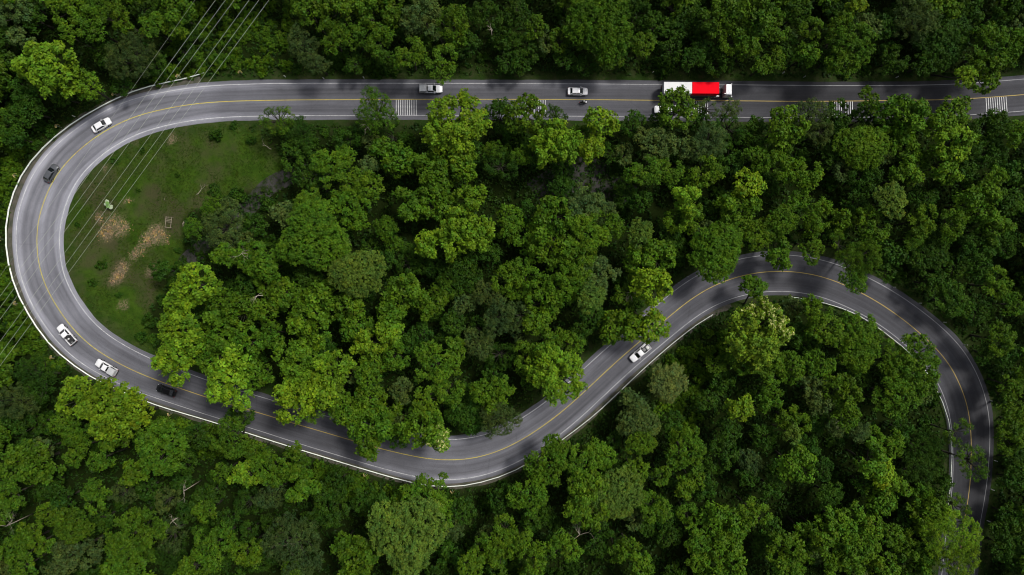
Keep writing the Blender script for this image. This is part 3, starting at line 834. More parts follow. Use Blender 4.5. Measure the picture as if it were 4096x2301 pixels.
def on_bed(p, a, x, y, z):
    return Vector((p.x + math.cos(a) * x - math.sin(a) * y, p.y + math.sin(a) * x + math.cos(a) * y, RZ + z))
def cargo(p, a, x, y, size, mat, name, label, cat, rz=0.0, bevel=.06):
    q = on_bed(p, a, x, y, .685 + size[2] / 2)
    tag(MB().box((0, 0, 0), size, taper=.93).build(name, mat, None, q, (0, 0, a + rz), bevel=bevel, smooth=True), label, cat)
cargo(pd, pd_a, -2.02, .20, (.72, .85, .52), M['tarp_white'], 'wrapped_bundle', 'white wrapped bundle at the back of the pickup bed on the diagonal road', 'bundle')
cargo(pd, pd_a, -1.15, .05, (.70, .75, .38), M['cargo_grey'], 'grey_crate', 'grey crate behind the cab of the pickup on the diagonal road', 'crate', bevel=.02)
cargo(pd, pd_a, -1.72, -.62, (1.35, .24, .42), M['tarp_white'], 'long_bundle', 'narrow white bundle along the side of the pickup bed on the diagonal road', 'bundle', .08)
cargo(pk, pk_a, -1.15, .22, (.35, .35, .4), M['tarp_white'], 'small_sack', 'small white sack in the dark bed of the hairpin pickup', 'sack')
cargo(pk, pk_a, -2.2, .1, (.30, .26, .34), M['cargo_grey'], 'grey_sack', 'small grey sack at the tail of the hairpin pickup', 'sack')
cargo(pk, pk_a, -1.7, -.3, (.8, .5, .3), M['chassis'], 'dark_crate', 'black crate in the bed of the hairpin pickup', 'crate', bevel=.02)

# ------------------------------------------------------------------ lorry
tp = at(2795, 362, 2.0); ta = road_angle(2795, 362, False)
tk = tag(empty('truck', (tp.x, tp.y, RZ), ta), 'long lorry with a white and red box body and white cab on the top road', 'truck')
# lengths along x from photo: rear 2656 .. box joint 2769 .. red front 2876 .. cab 2908..2938
def X_(px, z=4.0): return (px - 2795) / PPM * (CAM_H - z) / CAM_H + (0 if True else 0)
off = (2795 - CX) / PPM * ((CAM_H - 4.0) / CAM_H - (CAM_H - 2.0) / CAM_H)
xr0, xj, xr1, xc0, xc1 = [X_(v) + off for v in (2656, 2769, 2877, 2909, 2939)]
H0, H1 = 1.25, 3.95; HW = 1.25
for nm, a, b_, mt in (('rear_box', xr0, xj - .03, M['white_box']), ('front_box', xj + .03, xr1, M['red_box'])):
    bx = MB().box(((a + b_) / 2, 0, (H0 + H1) / 2 + .55), (b_ - a, 2 * HW, H1 - H0 - 1.1)).build(nm, mt, tk, bevel=.04)
    MB().box(((a + b_) / 2, 0, H0 + .56), (b_ - a - .02, 2 * HW - .02, 1.12)).build('lower_side', M['grey_tarp'], tk, bevel=.02)
    for k in range(1, 6):
        x = a + (b_ - a) * k / 6
        for sg in (-1, 1):
            MB().box((x, sg * (HW + .012), (H0 + H1) / 2 + .5), (.07, .03, H1 - H0 - 1.2)).build('side_post', mt, bx)
    for k in range(1, 5):
        x = a + (b_ - a) * k / 5
        MB().box((x, 0, H1 + .004), (.05, 2 * HW - .1, .012)).build('roof_seam', mt, bx)
MB().box(((xr0 + xc1) / 2 - .2, -.42, .98), (xc1 - xr0 - .8, .14, .26)).box(((xr0 + xc1) / 2 - .2, .42, .98), (xc1 - xr0 - .8, .14, .26)).box(((xr0 + xr1) / 2, 0, 1.17), (xr1 - xr0 - .1, 2.3, .12)).build('chassis', M['chassis'], tk)
MB().box((xr0 + .06, 0, .62), (.12, 2.2, .14)).build('rear_bumper', M['chassis'], tk)
for sg in (-1, 1):
    MB().box((xr0 + .02, sg * .95, .95), (.08, .35, .16)).build('tail_light', M['red_lens'], tk)
    MB().box(((xj + xr1) / 2 + .6, sg * 1.18, .75), (2.4, .05, .55)).build('side_guard', M['chassis'], tk)
    MB().tube([(xr1 - .3, sg * .95, .72), (xr1 + .9, sg * .95, .72)], .30, 14).build('fuel_tank', M['rim'], tk, smooth=True)
for x in (xr0 + 1.3, xr0 + 2.6, xr0 + 3.9, xr1 - .7, xr1 + .55, xc1 - 1.05):
    for sg in (-1, 1): wheel(tk, x, sg * 1.02, .50, .38)
# cab
cabst = []
for z, xa, xb, w in ((.45, xc0, xc1 - .05, 1.20), (.95, xc0 - .02, xc1, 1.23), (1.7, xc0 - .02, xc1, 1.24), (2.55, xc0, xc1 - .20, 1.20), (2.95, xc0 + .02, xc1 - .34, 1.14), (3.08, xc0 + .1, xc1 - .55, 1.02)):
    r_ = .14
    cabst.append([(xa, -w, z), (xb - r_, -w, z), (xb - r_ * .3, -w + r_ * .3, z), (xb, -w + r_, z), (xb, w - r_, z), (xb - r_ * .3, w - r_ * .3, z), (xb - r_, w, z), (xa, w, z)])
MB().loft(cabst).build('cab', M['white_paint'], tk, smooth=True)
MB().add([(xc1 + .012, -1.02, 1.72), (xc1 + .012, 1.02, 1.72), (xc1 - .172, .98, 2.50), (xc1 - .172, -.98, 2.50)], [(0, 1, 2, 3)]).build('windshield', M['glass'], tk)
for sg in (-1, 1):
    MB().add([(xc1 - .95, sg * 1.253, 1.75), (xc1 - .25, sg * 1.253, 1.75), (xc1 - .35, sg * 1.222, 2.45), (xc1 - .95, sg * 1.222, 2.45)], [(0, 1, 2, 3)]).build('side_window', M['glass'], tk)
    MB().box((xc1 - .12, sg * 1.42, 2.05), (.16, .16, .5)).box((xc1 - .12, sg * 1.3, 2.3), (.05, .2, .05)).build('mirror', M['white_paint'], tk, bevel=.02)
    MB().box((xc1 + .01, sg * .85, .75), (.10, .45, .2)).build('headlight', M['lamp'], tk, bevel=.02)
MB().box((xc1 + .02, 0, .55), (.12, 2.3, .3)).build('front_bumper', M['chassis'], tk, bevel=.03)
MB().box((xc1 + .006, 0, 1.25), (.04, 1.5, .4)).build('grille', M['black_plastic'], tk)
MB().tube([(xc0 - .15, -.9, .9), (xc0 - .15, -.9, 2.9)], .09, 10).build('exhaust', M['rim'], tk)
MB().box((xr1 + .85, 0, 1.22), (.9, .8, .12)).build('coupling_plate', M['chassis'], tk)

# ------------------------------------------------------------------ motorcycle and rider
mp = at(2334, 409, .8); ma = road_angle(2334, 409, False)
mc = tag(empty('motorcycle', (mp.x, mp.y, RZ), ma), 'small motorcycle with white front cowl just below the yellow line', 'motorcycle')
for x in (-.62, .62): wheel(mc, x, 0, .29, .10)
MB().loft([[(x, -w, z0), (x, -w * 1.1, (z0 + z1) / 2), (x, -w * .7, z1), (x, w * .7, z1), (x, w * 1.1, (z0 + z1) / 2), (x, w, z0)] for x, w, z0, z1 in ((-.85, .06, .62, .76), (-.55, .14, .42, .78), (-.1, .15, .30, .74), (.2, .13, .32, .66), (.42, .08, .5, .9))]).build('body', M['black_plastic'], mc, smooth=True)
MB().loft([[(x, -w, z), (x, -w * .6, z + .06), (x, w * .6, z + .06), (x, w, z)] for x, w, z in ((-.8, .09, .76), (-.4, .14, .76), (.0, .11, .74))]).build('seat', M['rubber'], mc, smooth=True)
MB().tube([(.62, 0, .29), (.45, 0, .85), (.42, 0, 1.0)], .04, 8).build('fork', M['rim'], mc)
MB().loft([[(x, -w, z0), (x, -w, z1), (x, w, z1), (x, w, z0)] for x, w, z0, z1 in ((.42, .17, .72, 1.02), (.56, .19, .70, 1.05), (.68, .12, .74, .96), (.72, .05, .8, .9))]).build('front_cowl', M['white_paint'], mc, smooth=True)
MB().tube([(.36, -.36, 1.02), (.43, -.12, 1.04), (.43, .12, 1.04), (.36, .36, 1.02)], .018, 6).build('handlebar', M['black_plastic'], mc)
for sg in (-1, 1): MB().tube([(.40, sg * .26, 1.04), (.40, sg * .30, 1.20)], .01, 5).box((.40, sg * .31, 1.24), (.03, .13, .09)).build('mirror', M['black_plastic'], mc)
MB().box((.715, 0, .86), (.03, .13, .10)).build('headlight', M['lamp'], mc, bevel=.01)
MB().box((-.9, 0, .70), (.06, .14, .08)).build('tail_light', M['red_lens'], mc)
MB().tube([(.1, -.13, .3), (-.4, -.16, .3), (-.85, -.17, .36)], .045, 8).build('exhaust', M['rim'], mc)

# rider: one skinned body, seated and leaning to the handlebar
J = {}
def j(n, p_, r_): J[n] = (p_, r_)
j('pelvis', (-.28, 0, .88), .15); j('belly', (-.24, 0, 1.05), .145); j('chest', (-.13, 0, 1.28), .165); j('neck', (-.05, 0, 1.45), .065); j('head', (.01, 0, 1.60), .10); j('crown', (.02, 0, 1.70), .07)
ed = [('pelvis', 'belly'), ('belly', 'chest'), ('chest', 'neck'), ('neck', 'head'), ('head', 'crown')]
for sg, s in ((-1, 'r'), (1, 'l')):
    j('sh' + s, (-.10, sg * .20, 1.38), .075); j('el' + s, (.12, sg * .33, 1.14), .052); j('wr' + s, (.34, sg * .31, 1.06), .036); j('ha' + s, (.39, sg * .30, 1.055), .034)
    ed += [('chest', 'sh' + s), ('sh' + s, 'el' + s), ('el' + s, 'wr' + s), ('wr' + s, 'ha' + s)]
    for k in range(4):
        y = sg * (.26 + .026 * k); j(f'f{k}a{s}', (.43, y, 1.06), .010); j(f'f{k}b{s}', (.445, y, 1.03 + .004 * k), .009)
        ed += [('ha' + s, f'f{k}a{s}'), (f'f{k}a{s}', f'f{k}b{s}')]
    j('th' + s, (.385, sg * .262, 1.025), .010); j('ti' + s, (.42, sg * .262, 1.005), .009); ed += [('ha' + s, 'th' + s), ('th' + s, 'ti' + s)]
    j('hi' + s, (-.25, sg * .12, .84), .10); j('kn' + s, (.16, sg * .22, .74), .066); j('an' + s, (.02, sg * .20, .34), .045); j('to' + s, (.18, sg * .21, .30), .04)
    ed += [('pelvis', 'hi' + s), ('hi' + s, 'kn' + s), ('kn' + s, 'an' + s), ('an' + s, 'to' + s)]
names = list(J); me = bpy.data.meshes.new('rider')
me.from_pydata([J[n][0] for n in names], [(names.index(a), names.index(b_)) for a, b_ in ed], [])
rider = link('person', me, None, (mp.x, mp.y, RZ), (0, 0, ma))
tag(rider, 'person in dark jacket and white helmet riding the motorcycle', 'person')
md = rider.modifiers.new('skin', 'SKIN'); md.use_smooth_shade = True
for k, n in enumerate(names):
    sv = me.skin_vertices[0].data[k]; r_ = J[n][1]; sv.radius = (r_, r_); sv.use_root = n == 'pelvis'
rider.modifiers.new('sub', 'SUBSURF').render_levels = 1
me.materials.append(M['cloth_dark'])
hl = MB(); rings = []
for k in range(1, 8):
    a = math.pi * k / 8
    rings.append([(.02 + .15 * math.sin(a) * math.cos(t) * 1.08, .135 * math.sin(a) * math.sin(t), 1.65 - .15 * math.cos(a) * -1 - .0) for t in np.linspace(0, 2 * math.pi, 14, endpoint=False)])
hl.loft(rings).build('helmet', M['helmet'], rider, smooth='all')
MB().add([(.165, -.09, 1.60), (.165, .09, 1.60), (.15, .08, 1.70), (.15, -.08, 1.70)], [(0, 1, 2, 3)]).build('visor', M['glass'], rider, loc=(.012, 0, 0))
# ------------------------------------------------------------------ foliage
# per kind: leaf length, width, leaves per rosette, rosette spacing, clump radius range, droop range (deg), openness
KIND = {
 'T': (.62, .42, 7, .76, (1.0, 1.8), (-15, 62), .12),     # big leaved, rosettes show
 'M': (.44, .27, 8, .58, (.8, 1.5), (-15, 62), .14),      # ordinary broadleaf
 'F': (.33, .22, 8, .46, (.7, 1.45), (-15, 60), .06),     # dense fine leaved
 'G': (.36, .10, 9, .50, (.65, 1.2), (-5, 65), .22),       # feathery and open
 'S': (.40, .22, 8, .48, (.5, .9), (-5, 50), .05),         # shrub
}
def rosettes(C, Nn, kind, rng, dens=1.0, bright=None):
    """leaf quads round centres C with normals Nn; returns verts, faces, colours"""
    Ll, Wl, nl, sp, _, droop, _ = KIND[kind]
    n = len(C)
    up = np.array([0, 0, 1.0])
    t = np.cross(Nn, np.array([.31, .77, .55])); t /= np.linalg.norm(t, axis=1)[:, None]; b = np.cross(Nn, t)
    nl_ = max(3, int(nl * dens))
    th = (np.arange(nl_) / nl_ * 2 * np.pi)[None, :] + rng.rand(n, 1) * 6.28 + rng.randn(n, nl_) * .35
    el = np.radians(rng.uniform(-droop[1], -droop[0], (n, nl_)))
    ln = Ll * rng.uniform(.6, 1.15, (n, nl_)); wd = Wl * rng.uniform(.7, 1.15, (n, nl_))
    rad = np.cos(th)[..., None] * t[:, None] + np.sin(th)[..., None] * b[:, None]
    d = rad * np.cos(el)[..., None] + Nn[:, None] * np.sin(el)[..., None]
    s = np.cross(d, Nn[:, None] + rng.randn(n, nl_, 3) * .35); s /= np.linalg.norm(s, axis=2)[..., None]
    p0 = C[:, None] + rng.randn(n, nl_, 3) * sp * .16
    mid = p0 + d * (ln * .45)[..., None] + Nn[:, None] * .03
    tip = p0 + d * ln[..., None] - up * (ln * .12)[..., None]
    V = np.stack([p0, mid - s * (wd / 2)[..., None], tip, mid + s * (wd / 2)[..., None]], 2).reshape(-1, 3)
    q = np.arange(n * nl_) * 4
    F = np.stack([q, q + 1, q + 2, q + 3], 1)
    rv = rng.uniform(.78, 1.22, (n, 1)) if bright is None else bright[:, None] * rng.uniform(.88, 1.12, (n, 1))
    lv = rv * rng.uniform(.75, 1.25, (n, nl_))
    warm = rng.randn(n, 1) * .10 + rng.randn(n, nl_) * .05
    col = np.stack([lv * (1 + warm), lv, lv * (1 - warm * .8)], 2)
    col = np.repeat(col.reshape(-1, 3), 4, axis=0)
    return V, F, np.clip(col, .2, 2.2)

def clumps(kind, Rc, rng, flat=.72):
    """centres and radii of the leaf clumps of a crown of radius Rc (z from 0 at the crown base)"""
    r0, r1 = KIND[kind][4]; r0, r1 = min(r0, Rc * .45), min(r1, Rc * .6)
    ph = rng.rand(4) * 6.28; am = rng.uniform(.04, .18, 4) * (.9 if kind != 'F' else .8)
    H = Rc * flat
    C = []; Rr = []
    def outline(a): return Rc * (1 + am[0] * math.sin(2 * a + ph[0]) + am[1] * math.sin(3 * a + ph[1]) + am[2] * math.sin(5 * a + ph[2]) * .7)
    for layer, tries in ((0, 700), (1, 150)):
        for _ in range(tries):
            a = rng.rand() * 6.283; u = math.sqrt(rng.rand()); r = rng.uniform(r0, r1) * (1 - .25 * u)
            rad = u * max(.1, outline(a) - r * .75)
            hz = H * math.sqrt(max(0, 1 - (u * .93) ** 2)) - r * .5
            if layer == 0: z = hz + rng.randn() * .16 * r1 * (1 + (kind in 'TG'))
            else: z = hz * rng.uniform(.1, .65)
            c = np.array([rad * math.cos(a), rad * math.sin(a), z])
            k = 1.02 if layer == 0 else 1.0
            if kind == 'F': k = .86
            if all(np.linalg.norm((c - q) * (1, 1, .8)) > k * (r + rq) * .72 for q, rq in zip(C, Rr)):
                C.append(c); Rr.append(r)
    keep = rng.rand(len(C)) > KIND[kind][6] * .8
    C = [c for c, k in zip(C, keep) if k]; Rr = [c for c, k in zip(Rr, keep) if k]
    return np.array(C), np.array(Rr), H

def make_crown(kind, Rc, seed):
    rng = np.random.RandomState(seed)
    C, Rr, H = clumps(kind, Rc, rng)
    sp = KIND[kind][3]
    P = []; Nm = []; Br = []
    for c, r in zip(C, Rr):
        n = int(2 * math.pi * r * r * 1.25 / (sp * sp)) + 4
        d = rng.randn(n * 2, 3); d /= np.linalg.norm(d, axis=1)[:, None]
        d = d[d[:, 2] > -.28][:n]
        q = c + d * (1, 1, .82) * (r * rng.uniform(.72, 1.06, (len(d), 1)))
        ok = np.ones(len(q), bool)
        for c2, r2 in zip(C, Rr):
            if c2 is c: continue
            dd = np.linalg.norm((q - c2) / (1, 1, .82), axis=1)
            ok &= ~((dd < r2 * .72) & (q[:, 2] < c2[2] + r2 * .25))
        q = q[ok]; d = d[ok]
        nn = d * .8 + np.array([0, 0, .75]) + rng.randn(len(d), 3) * .42; nn /= np.linalg.norm(nn, axis=1)[:, None]
        P.append(q); Nm.append(nn); Br.append(np.full(len(q), rng.uniform(.80, 1.20)))
    P = np.concatenate(P); Nm = np.concatenate(Nm); Br = np.concatenate(Br)
    V, F, col = rosettes(P, Nm, kind, rng, bright=Br)
    me = np_mesh('crown', V, F, M['leaf'], col)
    # limbs reaching the clumps
    mb = MB(); o = Vector((0, 0, -Rc * .28))
    pick = np.argsort(rng.rand(len(C)))[:min(len(C), 12 if kind != 'G' else 20)]
    for k in pick:
        e = Vector(C[k]); m1 = o.lerp(e, .5) + Vector((0, 0, -.10 * (e - o).length)) + Vector(rng.randn(3) * .12 * Rc * .3)
        r_ = .028 * Rc + .02
        mb.tube([o, o.lerp(m1, .6), m1, m1.lerp(e, .55), e + Vector((0, 0, Rr[k] * .35))], [r_, r_ * .85, r_ * .65, r_ * .45, r_ * .2], 5, cap=False)
    bme = mb.mesh('branches', M['bark'], smooth='all')
    tops = np.stack([P, Nm], 1)[Nm[:, 2] > .6]
    return dict(kind=kind, R=Rc, crown=me, branches=bme, H=H, tops=tops)

LIB = {}
seed = 11
for kind, sizes in (('T', (2.6, 2.6, 3.4, 3.4, 4.3, 4.3, 5.4, 5.4, 6.8)), ('M', (2.3, 2.3, 2.9, 2.9, 2.9, 3.6, 3.6, 4.6, 5.8)), ('F', (2.3, 3.2, 4.4, 4.4, 6.0, 7.2)), ('G', (2.4, 2.4, 3.2, 3.2, 4.4, 5.8)), ('S', (1.1, 1.1, 1.6, 1.6, 2.2, 2.2))):
    LIB[kind] = []
    for s in sizes:
        LIB[kind].append(make_crown(kind, s, seed)); seed += 1

COLOUR = {'b': (.145, .245, .012), 'm': (.076, .150, .008), 'd': (.036, .086, .007), 'g': (.076, .120, .028), 'y': (.130, .220, .016), 'p': (.150, .200, .050)}
CNAME = {'b': 'bright yellow-green', 'm': 'mid green', 'd': 'dark green', 'g': 'grey-green', 'y': 'pale yellow-green', 'p': 'pale green'}
KNAME = {'T': 'big-leaved tree', 'M': 'leafy tree', 'F': 'dense round tree', 'G': 'feathery tree', 'S': 'shrub'}
ONAME = {'T': 'big_leaved_tree', 'M': 'leafy_tree', 'F': 'dense_tree', 'G': 'feathery_tree'}
HGT = {'b': 12.5, 'm': 10.5, 'd': 7.0, 'g': 9.5, 'y': 13.0, 'p': 9.0}
def zone(px, py):
    i = near_i(px, py); b = at(px, py); side = (b.x - RC[i][0]) * NRM[i][0] + (b.y - RC[i][1]) * NRM[i][1]
    if py < 500 and px > 350 and side > 0: return 'above the top road'
    if px < 1000 and side > 0 and py < 1450: return 'left of the hairpin'
    if px < 3000 and side < 0 and py > 400: return 'inside the hairpin'
    if side < 0 and py > 400 and px > 3000 and py < 1250: return 'above the right bend'
    if side < 0: return 'right of the right bend'
    if px > 2450: return 'inside the right bend'
    return 'below the lower road'
XSPLIT = {'above the top road': (1300, 2700), 'left of the hairpin': (), 'inside the hairpin': (1400, 2100), 'above the right bend': (3300, 3700), 'right of the right bend': (), 'below the lower road': (800, 1500), 'inside the right bend': (2900, 3450)}
YSPLIT = {'above the top road': (), 'left of the hairpin': (800,), 'inside the hairpin': (820, 1250), 'above the right bend': (700,), 'right of the right bend': (1700,), 'below the lower road': (2000,), 'inside the right bend': (1600, 1950)}
def subzone(px, py):
    z = zone(px, py); w = []
    ys = YSPLIT[z]; xs = XSPLIT[z]
    if ys:
        k = sum(py > v for v in ys); w.append(('upper', 'lower')[k] if len(ys) == 1 else ('upper', 'middle', 'lower')[k])
    if xs:
        k = sum(px > v for v in xs); w.append(('left', 'right')[k] if len(xs) == 1 else ('left', 'central', 'right')[k])
    return z, ' '.join(w)
def ranked_labels(items, what):
    """items: (px, py, descriptor) -> a label each, ranked from the left among the look-alikes of its part of the wood"""
    cls = {}
    for k, (px, py, d) in enumerate(items): cls.setdefault((d,) + subzone(px, py), []).append(k)
    out = [None] * len(items)
    for (d, z, w), ks in cls.items():
        ks.sort(key=lambda k: items[k][0])
        for n, k in enumerate(ks):
            part = f', {w} part' if w else ''
            out[k] = (f'{d} {what} {z}{part}' if len(ks) == 1 else f'{ordinal(n + 1)} {d} {what} from left {z}{part}')
    return out

